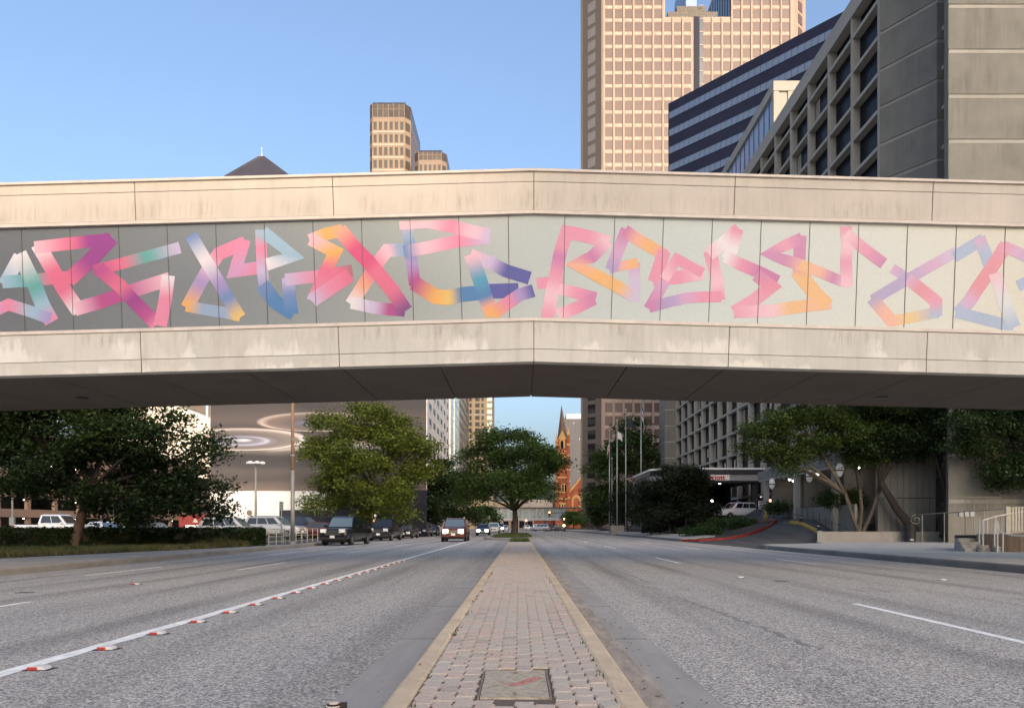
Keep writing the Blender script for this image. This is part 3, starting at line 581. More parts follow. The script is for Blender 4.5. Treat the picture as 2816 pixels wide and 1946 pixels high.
pm('brown_stone', (0.20, 0.15, 0.12), 0.8, 0.15, 0.1); pm('cream_stone', (0.62, 0.49, 0.32), 0.8, 0.1, 0.1)
pm('brick_red', (0.42, 0.115, 0.055), 0.9, 0.2, 0.5); pm('church_trim', (0.66, 0.40, 0.16), 0.8, 0.15, 0.5); pm('church_slate', (0.20, 0.125, 0.085), 0.7, 0.3, 0.3)
pm('chamfer_shaded_stone', (0.095, 0.082, 0.074), 0.85, 0.15, 0.2); pm('steel_fin', (0.07, 0.073, 0.09), 0.5, 0.2, 0.1); pm('steel_blue', (0.035, 0.038, 0.055), 0.45, 0.25, 0.1); pm('pale_green', (0.30, 0.38, 0.37), 0.15, 0.2, 0.2, spec=0.8, metal=.3)
pm('light_strip', (1, .95, .85), emit=(1.0, 0.90, 0.72), es=9.0); pm('lamp_white', (1, 1, 1), emit=(1.0, 0.93, 0.82), es=14.0)
CUBE = {}
def cube_me(mat):
    if mat not in CUBE: CUBE[mat] = MB().box(-.5, .5, -.5, .5, -.5, .5).mesh('box_' + mat, M[mat])
    return CUBE[mat]
def piece(name, parent, mat, x0, x1, y0, y1, z0, z1, rot=0):
    return winst(name, cube_me(mat), parent, ((x0+x1)/2, (y0+y1)/2, (z0+z1)/2), (x1-x0, y1-y0, z1-z0), (0, 0, rot))
def opiece(name, parent, mat, c, size, rotz): return winst(name, cube_me(mat), parent, c, size, (0, 0, rotz))

# --- hotel: concrete grid slab along the street, stepped panel walls at its near end
HX, FL, GB, ROOF = 29.1, 3.0, 5.04, 47.2
hotel = thing('hotel_building', 'grey concrete hotel with deep grid of recessed windows on the right', 'building', (36, 90, 0))
y_near, nb = 62.0, 16
y_far = y_near + nb * GB
z0h = 1.1 + 0.337 * HX - 3 * FL            # floor lines, first one at about z = 1.9
nf = int((ROOF - z0h) / FL) + 1
MB().box(HX + .76, HX + 20, y_near + .1, y_far - .1, -.4, ROOF - .6).build('core_wall', M['hotel_glass'], hotel)
for i in range(nb + 1):
    y = y_near + i * GB; piece('fin', hotel, 'hotel_frame', HX, HX + .80, y - .18, y + .18, 1.5, ROOF - 1.2)
for k in range(nf + 1):
    z = z0h + k * FL
    if z > ROOF - 1.5: break
    piece('floor_band', hotel, 'hotel_frame', HX + .03, HX + .78, y_near, y_far, z - .16, z + .16)
piece('roof_fascia', hotel, 'hotel_frame', HX - .1, HX + 20, y_near - .02, y_far + .1, ROOF - 1.55, ROOF)
rg = random.Random(3)
for i in range(nb):
    for k in range(nf):
        z = z0h + k * FL
        if z + FL > ROOF - .8: continue
        yy = y_near + i * GB
        w = piece('window', hotel, 'hotel_glass', HX + .66, HX + .74, yy + .22, yy + GB - .22, z + .19, z + FL - .19)
        r_ = rg.random()
        if r_ < 0.28: inst('curtain', cube_me('curtain'), w, (-.1, rg.choice([-.36, .36]), 0), (1.2, .22, .9), (0, 0, 0))
        elif r_ < .36: inst('lit_lamp_shade', cube_me('ivory_wall'), w, (-.1, .2, .1), (1.2, .12, .5))
# end pier at far end, stepped walls at near end
def banded_wall(pts, z1, closed_top=True, zoff=0.0, step=FL):
    z = z0h + zoff; zz = [-.4]
    while z < z1: zz.append(z); z += step
    zz.append(z1)
    for a, b2 in zip(zz[:-1], zz[1:]):
        MB().prism(pts, a + .14, b2 - .14).build('concrete_panel', M['hotel_concrete'], hotel)
    cx = sum(p[0] for p in pts) / len(pts); cy = sum(p[1] for p in pts) / len(pts)
    sh = lambda k: [(cx + (p[0]-cx) * k, cy + (p[1]-cy) * k) for p in pts]
    for z in zz[1:-1]: MB().prism([(p[0] + .05, p[1] + .05) for p in pts], z - .15, z + .15).build('band_course', M['hotel_frame'], hotel)
banded_wall([(27.1, y_far + .2), (29.3, y_far + .2), (40, y_far + .3), (40, y_far + 6), (27.1, y_far + 6)], ROOF + 1)
banded_wall([(29.1, 61.75), (31.6, 57.9), (45, 57.9), (45, 61.75)], ROOF + 5)
banded_wall([(31.75, 57.2), (28.95, 51.6), (62, 51.6), (62, 57.2)], ROOF + 9, zoff=0.9, step=3.04)
MB().box(32.2, 45, 57.15, 57.95, -.4, ROOF + 4).build('stair_slot', M['hotel_glass'], hotel)
for k in range(nf): piece('slot_sill', hotel, 'hotel_frame', 31.95, 33, 57.21, 57.89, z0h + k * FL + .7, z0h + k * FL + 1.0)
# glazed penthouse set back on the roof
ph0 = 93.4
MB().box(31.2, 46, ph0, y_far - 1, ROOF - 1, 54.2).build('penthouse_wall', M['blue_glass'], hotel)
piece('penthouse_coping', hotel, 'hotel_frame', 30.9, 46.3, ph0 - .3, y_far - .8, 54.2, 55.4)
piece('penthouse_column', hotel, 'hotel_frame', 30.95, 31.6, ph0 - .25, ph0 + .5, ROOF, 54.2)
piece('penthouse_column', hotel, 'hotel_frame', 32.7, 33.4, ph0 - .25, ph0 + .5, ROOF, 54.2)
piece('penthouse_panel', hotel, 'hotel_frame', 31.6, 32.7, ph0 - .06, ph0 + .3, ROOF, 54.2)
for i in range(1, 22): piece('glazing_bar', hotel, 'steel_dark', 31.14, 31.26, ph0 + i * 2.1, ph0 + i * 2.1 + .1, ROOF, 54.2)
piece('glazing_rail', hotel, 'steel_dark', 31.13, 31.27, ph0 + .5, y_far - 1, 49.6, 49.75)

# --- navy striped office behind the hotel, its face set askew
nav = thing('striped_office', 'dark navy office block with stripes of blue ribbon windows behind the hotel', 'building', (55, 195, 0))
ca = Vector((36.9, 190, 0)); dv = Vector((0.858, -1, 0)).normalized(); nv = Vector((-dv.y, dv.x, 0)) * -1
if nv.y > 0: nv = -nv
Ln = 52.0; topz = 106.2; fh = 4.34
b_ = MB(); q = [ca, ca + dv * Ln, ca + dv * Ln - nv * 30, ca - nv * 30]; b_.prism([(p.x, p.y) for p in q], -.4, topz).build('wall', M['navy_panel'], nav)
ang = math.atan2(dv.y, dv.x)
def onface(c0, d, n_, u, z, off): p = c0 + d * u + n_ * off; return (p.x, p.y, z)
k = 0
z = topz - 2.4
while z > 72:
    opiece('ribbon_window', nav, 'glass_dark', onface(ca, dv, nv, Ln / 2, z - .8, .03), (Ln - .3, .10, 1.72), ang)
    u = .35
    while u < Ln - 1.4:
        opiece('pane', nav, 'navy_glass', onface(ca, dv, nv, u + .72, z - .8, .07), (1.42, .08, 1.64), ang); u += 1.5
    z -= fh
for k in range(15): opiece('ribbon_window', nav, 'navy_glass', onface(ca, dv, nv, Ln / 2, 67.4 - k * fh, .03), (Ln - .3, .1, 1.7), ang)

# --- tan granite tower
TY = 233.0; tw = thing('granite_tower', 'tall tan granite office tower with ribbed window bays at upper right', 'building', (56, 255, 0))
tx = lambda px: (px - VX) / F * TY
x0, x1 = tx(1655), tx(2184); ch = 5.6; TZ = 178.0; ZN = HC + (VY - 47) / F * TY   # notch sill
nx0, nx1 = tx(1829), tx(2011)
def tower_plan(a, c2, l=True, r_=True, back=52):
    return ([(a - ch, TY + ch)] if l else []) + [(a, TY), (c2, TY)] + ([(c2 + ch, TY + ch)] if r_ else []) + ([(c2 + ch, TY + back)] if r_ else [(c2, TY + back)]) + ([(a - ch + 4.6, TY + back)] if l else [(a, TY + back)])
MB().prism(tower_plan(x0, nx0, True, False), -.4, TZ).build('wall', M['granite_tan'], tw)
MB().prism(tower_plan(nx1, x1, False, True), -.4, TZ).build('wall', M['granite_tan'], tw)
MB().prism([(nx0, TY), (nx1, TY), (nx1, TY + 50), (nx0, TY + 50)], -.4, ZN).build('wall', M['granite_tan'], tw)
pw, rh = 3.0, 4.0
cols = []
x = x0 + 1.0
while x + 2.5 < x1 + .3: cols.append(x); x += pw
gx0, gx1 = tx(1908), tx(1934)
rest = MB(); shown = 0
rows = [HC + (VY - 484) / F * TY + rh * i for i in range(-26, 16)]
for z in rows:
    if z < 4: continue
    vis = z > 108 or z < 42
    for x in cols:
        if z + 2.6 > ZN and nx0 - .5 < x + 1.1 < nx1 + .5: continue
        if gx0 - 1.4 < x + 1.1 < gx1 + .8: continue
        if vis and shown < 300 and not (z < 42 and x > tx(1840)):
            w = piece('window', tw, 'tower_glass', x, x + 2.25, TY - .02, TY + .2, z, z + 2.8); shown += 1
        else: rest.box(x, x + 2.25, TY - .02, TY + .2, z, z + 2.8)
rest.build('windows_hidden', M['tower_glass'], tw, kind='stuff')
for x in cols + [cols[-1] + pw]:
    zt_ = ZN - .2 if nx0 - .3 < x - .45 < nx1 else TZ
    if gx0 - .6 < x - .4 < gx1: continue
    piece('pier_rib', tw, 'granite_tan', x - .62, x - .18, TY - .42, TY + .05, 0, zt_)
sb = MB()
for z in rows:
    for x in cols:
        if gx0 - 1.4 < x + 1.1 < gx1 + .8 or (z > ZN - .8 and nx0 - .5 < x + 1.1 < nx1 + .5): continue
        for q in range(3): sb.box(x + .02 + q * .75, x + .70 + q * .75, TY - .09, TY + .05, z - 1.05, z - .18)
sb.build('spandrel_blocks', M['granite_pale'], tw, kind='stuff')
# dark glazed slot, stepped notch, chamfer windows
piece('glass_slot', tw, 'navy_panel', gx0, gx0 + (gx1 - gx0) * .55, TY - .25, TY + .3, 0, ZN)
piece('glass_slot', tw, 'glass_dark', gx0 + (gx1 - gx0) * .58, gx1, TY - .22, TY + .3, 0, ZN)
for z in rows:
    if z > 100: piece('slot_mullion', tw, 'granite_pale', gx0 + (gx1 - gx0) * .58, gx1, TY - .3, TY - .21, z - .25, z - .05)
for (pa, pb, ya, yb, dyy) in ((1837, 1974, 48, 31, .3), (1862, 1943, 31, 14, .6)):
    a, c2 = tx(pa), tx(pb); za, zb = HC + (VY - ya) / F * TY, HC + (VY - yb) / F * TY
    piece('setback_wall', tw, 'granite_grey', a, c2, TY + dyy, TY + 30, za - .5, zb)
    kk = max(2, int((c2 - a) / 2.6)); ww = (c2 - a) / kk
    for i in range(kk):
        piece('setback_window', tw, 'bronze_glass', a + i * ww + .25, a + (i + 1) * ww - .25, TY + dyy - .06, TY + dyy + .1, za + .35, zb - .35)
for (pa, pb) in ((1902, 1933),): MB().box(tx(pa), tx(pb), TY + 8, TY + 26, ZN, TZ).build('inner_tower', M['blue_glass'], tw)
for xx, sg in ((nx0, -1), (nx1, 1)):
    for i in range(12): piece('inner_window', tw, 'glass_dark', xx - .04 if sg < 0 else xx - .2, xx + .2 if sg < 0 else xx + .04, TY + 1 + i * 3, TY + 3 + i * 3, ZN + .5, TZ - 2)
s2 = math.sqrt(.5)
for z in rows:
    if z < 4: continue
    u = ch * .5
    w = opiece('chamfer_window', tw, 'glass_dark' if z < 60 else 'slot_glass', (x0 - u + .03 * -s2, TY + u - .03, z + 1.4), (3.0, .25, 2.8), math.atan2(-ch, ch))
    if z > 108: opiece('chamfer_window', tw, 'tower_glass', (x1 + u, TY + u - .03, z + 1.4), (2.6, .25, 2.8), math.atan2(ch, ch))
opiece('chamfer_shade_panel', tw, 'chamfer_shaded_stone', (x0 - ch * .5 - .02, TY + ch * .5 - .02, TZ / 2), (ch * 1.414 - .3, .16, TZ), math.atan2(-ch, ch))  # grey cover panel, with the left chamfer's shade darkened into its colour
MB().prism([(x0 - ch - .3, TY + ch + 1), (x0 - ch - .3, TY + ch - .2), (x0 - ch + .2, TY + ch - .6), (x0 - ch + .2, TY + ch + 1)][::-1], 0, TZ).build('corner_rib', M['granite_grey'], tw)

# --- pair of copper coloured towers, pyramid roof
def copper(px0, px1, cl, crr, Yc, pt, pgl, rowsz, ncol, label, depth):
    u = lambda px: (px - VX) / F * Yc; zz = lambda py: HC + (VY - py) / F * Yc
    t = thing('copper_tower', label, 'building', ((u(px0) + u(px1)) / 2, Yc + depth / 2, 0), group=None)
    a, c2 = u(px0 + cl), u(px1 - crr); ca_, cb = u(px0 + cl) - u(px0), u(px1) - u(px1 - crr)
    pl = lambda e: [(a - ca_ - e, Yc + ca_ * 1.3 - e), (a, Yc - e), (c2, Yc - e), (c2 + cb + e, Yc + cb * 1.3 - e), (c2 + cb + e, Yc + depth), (a - ca_ - e, Yc + depth)]
    MB().prism(pl(0), -.4, zz(pgl)).build('wall', M['copper_stone'], t)
    tz = zz(pt); MB().prism(pl(-.02), zz(pgl), tz - 1.2).build('glass_crown', M['bronze_glass'], t)
    vs1 = [(x, y, tz - 1.2) for x, y in pl(.05)]; inn = pl(-2.2); vs2 = [(x, y, tz + .6) for x, y in inn]
    k = 6; MB().add(vs1 + vs2, [tuple(range(5, -1, -1)), tuple(range(6, 12))] + [(i, (i+1) % k, k + (i+1) % k, k + i) for i in range(k)]).build('roof', M['slate_roof'], t)
    W_ = (c2 - a) / ncol
    for i in range(ncol + 1): piece('crown_bar', t, 'copper_stone', a + i * W_ - .12, a + i * W_ + .12, Yc - .15, Yc + .1, zz(pgl), tz - 1.2)
    piece('crown_bar', t, 'copper_stone', a, c2, Yc - .14, Yc + .1, (zz(pgl) + tz) / 2 - .2, (zz(pgl) + tz) / 2)
    for (pa, pb) in rowsz:
        for i in range(ncol): piece('window', t, 'bronze_glass', a + (i + .22) * W_, a + (i + .82) * W_, Yc - .06, Yc + .2, zz(pb), zz(pa))
        mz = (zz(pa) + zz(pb)) / 2
        opiece('chamfer_window', t, 'bronze_glass', (c2 + cb / 2, Yc + cb * .65, mz), (cb * 1.1, .3, zz(pa) - zz(pb)), math.atan2(1.3, 1))
        opiece('chamfer_window', t, 'bronze_glass', (a - ca_ / 2, Yc + ca_ * .65, mz), (ca_ * 1.1, .3, zz(pa) - zz(pb)), math.atan2(-1.3, 1))
        for i in range(8): piece('flank_window', t, 'bronze_glass', c2 + cb - .2, c2 + cb + .06, Yc + cb * 1.3 + 2 + i * 5, Yc + cb * 1.3 + 5 + i * 5, zz(pb), zz(pa))
        piece('string_course', t, 'granite_pale', a, c2, Yc - .12, Yc + .1, zz(pb) - 1.4, zz(pb) - .7)
    return t
copper(1015, 1127, 9, 15, 400.0, 279, 322, [(335, 357), (370, 392), (405, 427), (440, 462), (475, 497)], 6, 'taller copper coloured tower with glass crown above the bridge', 42)
copper(1138, 1227, 13, 13, 392.0, 411, 440, [(453, 475), (488, 510)], 5, 'shorter copper coloured tower beside the taller one above the bridge', 30)
pyr = thing('pyramid_tower', 'dark slate pyramid roof with thin spire peeking over the bridge', 'building', P(722, 1447, 470))
Yp = 470.0; ap = P(720, 431, Yp); q = [P(482, 560, Yp), P(836, 560, Yp - 25)]; q += [Vector((q[1].x + 20, Yp + 45, q[0].z)), Vector((q[0].x, Yp + 70, q[0].z))]
q[1].z = q[0].z
tp = [ap + Vector((-1.6, -1, 0)), ap + Vector((1.6, -1.2, 0)), ap + Vector((1.6, 2, 0)), ap + Vector((-1.6, 2, 0))]
MB().add(q + tp, [(0,1,5,4), (1,2,6,5), (2,3,7,6), (3,0,4,7), (4,5,6,7)]).build('roof', M['slate_roof'], pyr)
MB().add(tp + [ap + Vector((0, 0, 1.0))], [(0,1,4), (1,2,4), (2,3,4), (3,0,4)]).build('roof_cap', M['grey_white'], pyr)
MB().tube([ap, ap + Vector((0, 0, 6))], [.35, .08], 6).build('spire', M['grey_white'], pyr)
MB().prism([(p.x, p.y) for p in q], -.4, q[0].z).build('wall', M['granite_grey'], pyr)

# --- left side: wall mural block
wm = thing('mural_block', 'large white windowless block with giant brown photo mural of rings', 'building', (-25.5, 105, 0))
WY = 95.0; u = lambda px: (px - VX) / F * WY; zz = lambda py: HC + (VY - py) / F * WY
MB().prism([(u(578), WY), (u(1174), WY), (u(1174) - 9, WY + 26), (u(578), WY + 26)], -.4, 31).build('wall', M['white_wall'], wm)
m, n, l, b = nt('photo_mural'); sock(b, 'Roughness', 0.6)
tc = n.new('ShaderNodeTexCoord'); sx = n.new('ShaderNodeSeparateXYZ'); l.new(tc.outputs['Generated'], sx.inputs[0])
warp = noise(n, l, mapping(n, l, 'Generated', (2, 1, 9)), 1.0, 3, .5, .3, .7)
ma = n.new('ShaderNodeMath'); ma.operation = 'MULTIPLY_ADD'; ma.inputs[1].default_value = 0.03; l.new(warp, ma.inputs[0]); l.new(sx.outputs[2], ma.inputs[2])
cr = n.new('ShaderNodeValToRGB'); e = cr.color_ramp.elements
KM = 0.62
stops = [(0.0, (168,146,130)), (.06, (150,124,112)), (.16, (104,88,86)), (.27, (112,102,100)), (.33, (84,78,82)), (.42, (70,66,74)), (.485, (140,128,126)), (.52, (224,214,206)), (.56, (214,196,184)), (.60, (176,136,120)), (.66, (120,98,98)), (.74, (92,84,90)), (.86, (120,100,96)), (1.0, (90,80,84))]
stops = [(a_, tuple(int(c * .55 + (sum(b_c) / 3) * .45) for c in b_c)) for a_, b_c in stops]
e[0].position = stops[0][0]; e[0].color = (*S(*stops[0][1], KM), 1); e[1].position = 1; e[1].color = (*S(*stops[-1][1], KM), 1)
for p_, c_ in [(a_ * .437, b_c) for a_, b_c in stops[1:]]: x_ = e.new(p_); x_.color = (*S(*c_, KM * .82), 1)
l.new(ma.outputs[0], cr.inputs[0]); l.new(cr.outputs[0], b.inputs['Base Color'])
zb, ztop = zz(1349), 30.4
MB().box(u(579), u(1172), WY - .06, WY - .005, zb, ztop).build('photo_mural', M['photo_mural'], wm)
def ring(px, py, rx, ry, stops_, off):
    """a printed disc: colour runs smoothly from the rim (1) to the centre (0); the centre is seen from above, so inner rings slide down"""
    c = Vector((u(px), WY - .064 - off, zz(py))); sx_, sz = rx / F * WY, ry / F * WY; N = 64
    fs_ = [1.08 - 1.08 * i / 26 for i in range(27)]
    def col(f):
        for (f1, c1), (f0, c0) in zip(stops_[:-1], stops_[1:]):
            if f >= f0: t_ = (f1 - f) / max(1e-6, f1 - f0); return tuple(a + (b2 - a) * max(0, min(1, t_)) for a, b2 in zip(c1, c0))
        return stops_[-1][1]
    vs = []; cl_ = []; fc_ = []
    for i, f in enumerate(fs_):
        for k in range(N):
            a = 2 * math.pi * k / N; cc = col(f); sh_ = 1.0 + .10 * math.cos(a) - .10 * math.sin(a) * (1 if f > .9 else .4)
            vs.append((max(u(581), min(u(1170), c.x + sx_ * f * math.cos(a))), c.y, min(ztop, c.z - sz * .55 * (1 - f) * f + sz * f * math.sin(a)))); cl_.append(S(*[max(0, min(255, v_ * sh_)) for v_ in cc], KM))
        if i: fc_ += [((i-1)*N + k, (i-1)*N + (k+1) % N, i*N + (k+1) % N, i*N + k) for k in range(N)]
    MB().add(vs, fc_, 0, cl_).build('printed_ring', M['mural_paint'], wm)
ring(665, 1208, 176, 30, [(1.08, (96, 88, 90)), (1.03, (150, 140, 138)), (.99, (242, 236, 232)), (.93, (226, 216, 210)), (.86, (150, 140, 138)), (.6, (124, 116, 116)), (.46, (140, 136, 146)), (.40, (196, 204, 232)), (.33, (150, 150, 170)), (.2, (128, 122, 128)), (.1, (206, 216, 240)), (0, (220, 228, 246))], .006)
ring(872, 1160, 160, 26, [(1.08, (110, 96, 94)), (1.03, (150, 134, 130)), (.98, (236, 224, 218)), (.92, (206, 190, 182)), (.84, (154, 136, 130)), (.5, (132, 122, 124)), (.3, (150, 148, 166)), (.2, (176, 182, 212)), (0, (150, 148, 168))], .003)
piece('dark_base_wall', wm, 'navy_wall', u(770), u(1174), WY - .25, WY + .1, -.3, zz(1402))
piece('dark_base_wall', wm, 'navy_wall', u(900), u(1174), WY - .2, WY + .1, zz(1402), zz(1347))
piece('downpipe', wm, 'grey_white', u(586), u(589), WY - .12, WY - .02, 0, zz(1347))
MB().lathe([(.34, 0), (.34, .12), (.2, .2)], (u(687), WY - .2, zz(1409)), 12, 'Y').build('round_vent', M['granite_grey'], wm)
for zq in (1373, 1412): piece('cladding_seam', wm, 'grey_white', u(590), u(768), WY - .03, WY + .02, zz(zq) - .02, zz(zq) + .02)

iv = thing('ivory_hall', 'ivory building with sloping roofline glimpsed behind the left tree', 'building', (-95, 215, 0))
u2 = lambda px: (px - VX) / F * 200; z2 = lambda py: HC + (VY - py) / F * 200
b_ = MB(); pr = [(u2(330), -.4), (u2(582), -.4), (u2(582), z2(1152)), (u2(470), z2(1108)), (u2(330), z2(1100))]
b_.add([(x, 200, z) for x, z in pr] + [(x, 230, z) for x, z in pr], [(0,1,2,3,4), (9,8,7,6,5)] + [(i, (i+1) % 5, 5 + (i+1) % 5, 5 + i) for i in range(5)]).build('wall', M['ivory_wall'], iv)
piece('roof_edge', iv, 'grey_white', u2(568), u2(573), 199.6, 200.2, z2(1152), z2(1100))
for i in range(7):
    for k in range(3): piece('window', iv, 'glass_dark', u2(345 + i * 20), u2(355 + i * 20), 199.9, 200.1, 6 + k * 5, 8.4 + k * 5)

# --- parking garage
gr = thing('parking_garage', 'brown multi storey parking garage with lit decks behind the left tree', 'building', (-84, 148, 0))
GX = -75.0; gy0, gy1 = 96, 192
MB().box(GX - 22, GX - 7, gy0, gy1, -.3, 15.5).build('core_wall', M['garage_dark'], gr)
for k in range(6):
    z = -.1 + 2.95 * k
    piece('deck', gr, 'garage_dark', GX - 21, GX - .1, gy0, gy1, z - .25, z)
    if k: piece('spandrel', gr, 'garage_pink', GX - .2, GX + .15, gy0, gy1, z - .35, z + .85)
    for i in range(13):
        y = gy0 + 4 + i * 7.2
        if k < 5 and rg.random() < .75: piece('deck_light', gr, 'light_strip', GX - 4.2, GX - 4.0, y, y + 1.6, z + 2.45, z + 2.52)
for i in range(15): piece('column', gr, 'garage_pink', GX - .55, GX - .12, gy0 + i * 6.8, gy0 + i * 6.8 + .9, -.2, 15.2)
piece('stair_tower', gr, 'garage_pink', GX - 5, GX + .6, gy0 - 6, gy0 - .05, -.2, 17)

# --- white slanting facade block, brown block, cream tower further along the left side
wb = thing('white_office', 'white office block with punched dark windows beside the mural wall', 'building', (-33, 225, 0))
WX = -22.0
MB().box(WX - 20, WX, 181, 277, -.4, 62).build('wall', M['grey_white'], wb)
for k in range(16):
    z = 3.5 + 3.67 * k
    for i in range(6):
        y = 185 + i * 8.9
        piece('window', wb, 'hotel_glass', WX - .3, WX + .03, y, y + 4.6, z + .2, z + 2.0)
        if k < 9: piece('window_sill', wb, 'white_wall', WX - .05, WX + .14, y - .1, y + 4.7, z + .02, z + .16)
    for (a, c2) in ((240.5, 254), (256, 276)): piece('glazed_corner', wb, 'pale_green', WX - .3, WX + .05, a, c2, z - .6, z + 2.4)
piece('corner_post', wb, 'white_wall', WX - .3, WX + .3, 237.5, 239.5, 0, 62); piece('corner_post', wb, 'white_wall', WX - .3, WX + .2, 254.2, 255.6, 0, 62)
bb = thing('brown_office', 'brown office with horizontal stone bands between white block and cream tower', 'building', (-34, 330, 0))
MB().box(-44, -24, 300, 358, -.4, 78).build('wall', M['brown_stone'], bb)
for k in range(19): piece('ribbon_window', bb, 'bronze_glass', -24.2, -23.95, 301, 357, 4 + k * 3.9, 5.9 + k * 3.9)
ct = thing('cream_tower', 'cream apartment tower with gridded windows left of the median tree', 'building', (-19.4, 395, 0))
CY = 380.0; u3 = lambda px: (px - VX) / F * CY
MB().box(u3(1286), u3(1354), CY, CY + 30, -.4, 100).build('wall', M['cream_stone'], ct)
for k in range(26):
    z = 20 + k * 3.1
    for (pa, pb, mat) in ((1291, 1297, 'bronze_glass'), (1307, 1319, 'bronze_glass'), (1324, 1330, 'bronze_glass'), (1339, 1353, 'pale_green')):
        piece('window', ct, mat, u3(pa), u3(pb), CY - .08, CY + .2, z, z + 2.0)
    if k % 4 == 0: piece('string_course', ct, 'white_wall', u3(1286), u3(1355), CY - .25, CY + .1, z - .7, z - .3)
for px in (1302, 1335): piece('pilaster', ct, 'cream_stone', u3(px - 2), u3(px + 2), CY - .4, CY + .1, 0, 100)

# --- brick church with spire
chh = thing('brick_church', 'sunlit red brick church with pale stone trim and tall pointed spire', 'church', P(1556, 1447, 400))
KY = 400.0; u4 = lambda px: (px - VX) / F * KY; z4 = lambda py: HC + (VY - py) / F * KY
MB().box(u4(1531), u4(1566), KY, KY + 6.6, -.4, z4(1208)).build('tower', M['brick_red'], chh)
for (pa, pb, pt) in ((1528, 1533, 1215), (1559, 1567, 1196)):
    piece('corner_buttress', chh, 'brick_red', u4(pa), u4(pb), KY - .7, KY + .6, 0, z4(pt))
    for py in (1222, 1252, 1290, 1322, 1368): piece('buttress_band', chh, 'church_trim', u4(pa) - .15, u4(pb) + .15, KY - .9, KY + .4, z4(py) - .5, z4(py) + .5)
    c = P((pa + pb) / 2, pt, KY); MB().add([c + Vector((a, d - .1, 0)) for a, d in ((-.8, -.8), (.8, -.8), (.8, .8), (-.8, .8))] + [c + Vector((0, 0, 4.6))], [(0,1,4), (1,2,4), (2,3,4), (3,0,4), (3,2,1,0)]).build('pinnacle', M['church_trim'], chh)
c = P(1547, 1208, KY + 3.3); r8 = 3.0
vs = [c + Vector((r8 * math.cos(a), r8 * math.sin(a), 0)) for a in [math.pi / 8 + i * math.pi / 4 for i in range(8)]]
MB().add(vs + [P(1544, 1112, KY + 3.3)], [(i, (i+1) % 8, 8) for i in range(8)] + [tuple(range(7, -1, -1))]).build('spire', M['church_slate'], chh)
MB().add([P(1534, 1208, KY - .3), P(1559, 1208, KY - .3), P(1546, 1182, KY - .3), P(1534, 1208, KY + 3), P(1559, 1208, KY + 3), P(1546, 1182, KY + 3)], [(0,1,2), (5,4,3), (0,3,4,1), (1,4,5,2), (2,5,3,0)]).build('gable', M['church_trim'], chh)
def arch(parent, mat, px0, px1, py0, py1, Yd, name='arched_window'):
    a, c2 = u4(px0), u4(px1); zb_, zt_ = z4(py1), z4(py0); rr = (c2 - a) / 2; pts = [(a, zb_), (c2, zb_)] + [((a + c2) / 2 + rr * math.cos(t), zt_ - rr * 1.2 + rr * 1.2 * math.sin(t)) for t in [i * math.pi / 8 for i in range(9)]]
    k = len(pts); MB().add([(x, Yd, z) for x, z in pts] + [(x, Yd + .4, z) for x, z in pts], [tuple(range(k)), tuple(range(2*k-1, k-1, -1))] + [(i, (i+1) % k, k + (i+1) % k, k + i) for i in range(k)]).build(name, M[mat], parent)
arch(chh, 'church_trim', 1538, 1554, 1206, 1232, KY - .15, 'arch_surround'); arch(chh, 'glass_dark', 1542, 1549, 1211, 1232, KY - .25)
arch(chh, 'church_trim', 1545, 1560, 1252, 1275, KY - .15, 'arch_surround'); arch(chh, 'glass_dark', 1550, 1556, 1257, 1275, KY - .25)
arch(chh, 'church_trim', 1543, 1559, 1328, 1350, KY - .15, 'arch_surround')
for q in (1546, 1553): arch(chh, 'glass_dark', q, q + 4, 1332, 1350, KY - .25)
for q in (1536, 1543, 1550): arch(chh, 'church_trim', q, q + 7, 1381, 1395, KY - .55, 'arch_surround'); arch(chh, 'glass_dark', q + 2, q + 5, 1385, 1395, KY - .65)
for py, hh_ in ((1240, .5), (1246, .4), (1312, .7), (1353, .6), (1371, .9)): piece('string_course', chh, 'church_trim', u4(1531) - .3, u4(1566) + .3, KY - .35, KY + .3, z4(py) - hh_ / 2, z4(py) + hh_ / 2)
nv_ = MB(); pr = [(u4(1566), -.4), (u4(1632), -.4), (u4(1632), z4(1352)), (u4(1600), z4(1310)), (u4(1566), z4(1353))]
nv_.add([(x, KY - .1, z) for x, z in pr] + [(x, KY + 40, z) for x, z in pr], [(0,1,2,3,4), (9,8,7,6,5)] + [(i, (i+1) % 5, 5 + (i+1) % 5, 5 + i) for i in range(5)]).build('nave', M['brick_red'], chh)
for (a, c2) in (((1566, 1352), (1601, 1308)), ((1634, 1352), (1599, 1308))):
    A, B = P(*a, KY - .4), P(*c2, KY - .4); d = (B - A); nn = Vector((-d.z, 0, d.x)).normalized() * .5
    MB().slab(A - nn, d, nn * 2, (0, .7, 0)).build('gable_coping', M['church_trim'], chh)
MB().add([P(1560, 1392, KY + 2), P(1560, 1392, KY + 3)] and [(u4(1528), KY + 3, 0), (u4(1528), KY + 20, 0), (u4(1528), KY + 20, z4(1375)), (u4(1528), KY + 3, z4(1375))], [(0,1,2,3)]).build('aisle_wall', M['brick_red'], chh)
crs = P(1599, 1302, KY); piece('finial_cross', chh, 'church_trim', crs.x - .25, crs.x + .25, KY - .3, KY + .1, z4(1312), z4(1298)); piece('finial_cross', chh, 'church_trim', crs.x - .9, crs.x + .9, KY - .28, KY + .08, z4(1304), z4(1302))
arch(chh, 'church_trim', 1572, 1597, 1360, 1395, KY - .35, 'arch_surround'); arch(chh, 'brick_red', 1577, 1592, 1368, 1395, KY - .45, 'arch_panel')
st_ = thing('steel_tower', 'blue grey striped office tower rising behind the church', 'building', (58, 640, 0))
SY = 620.0; u5 = lambda px: (px - VX) / F * SY; z5 = lambda py: HC + (VY - py) / F * SY
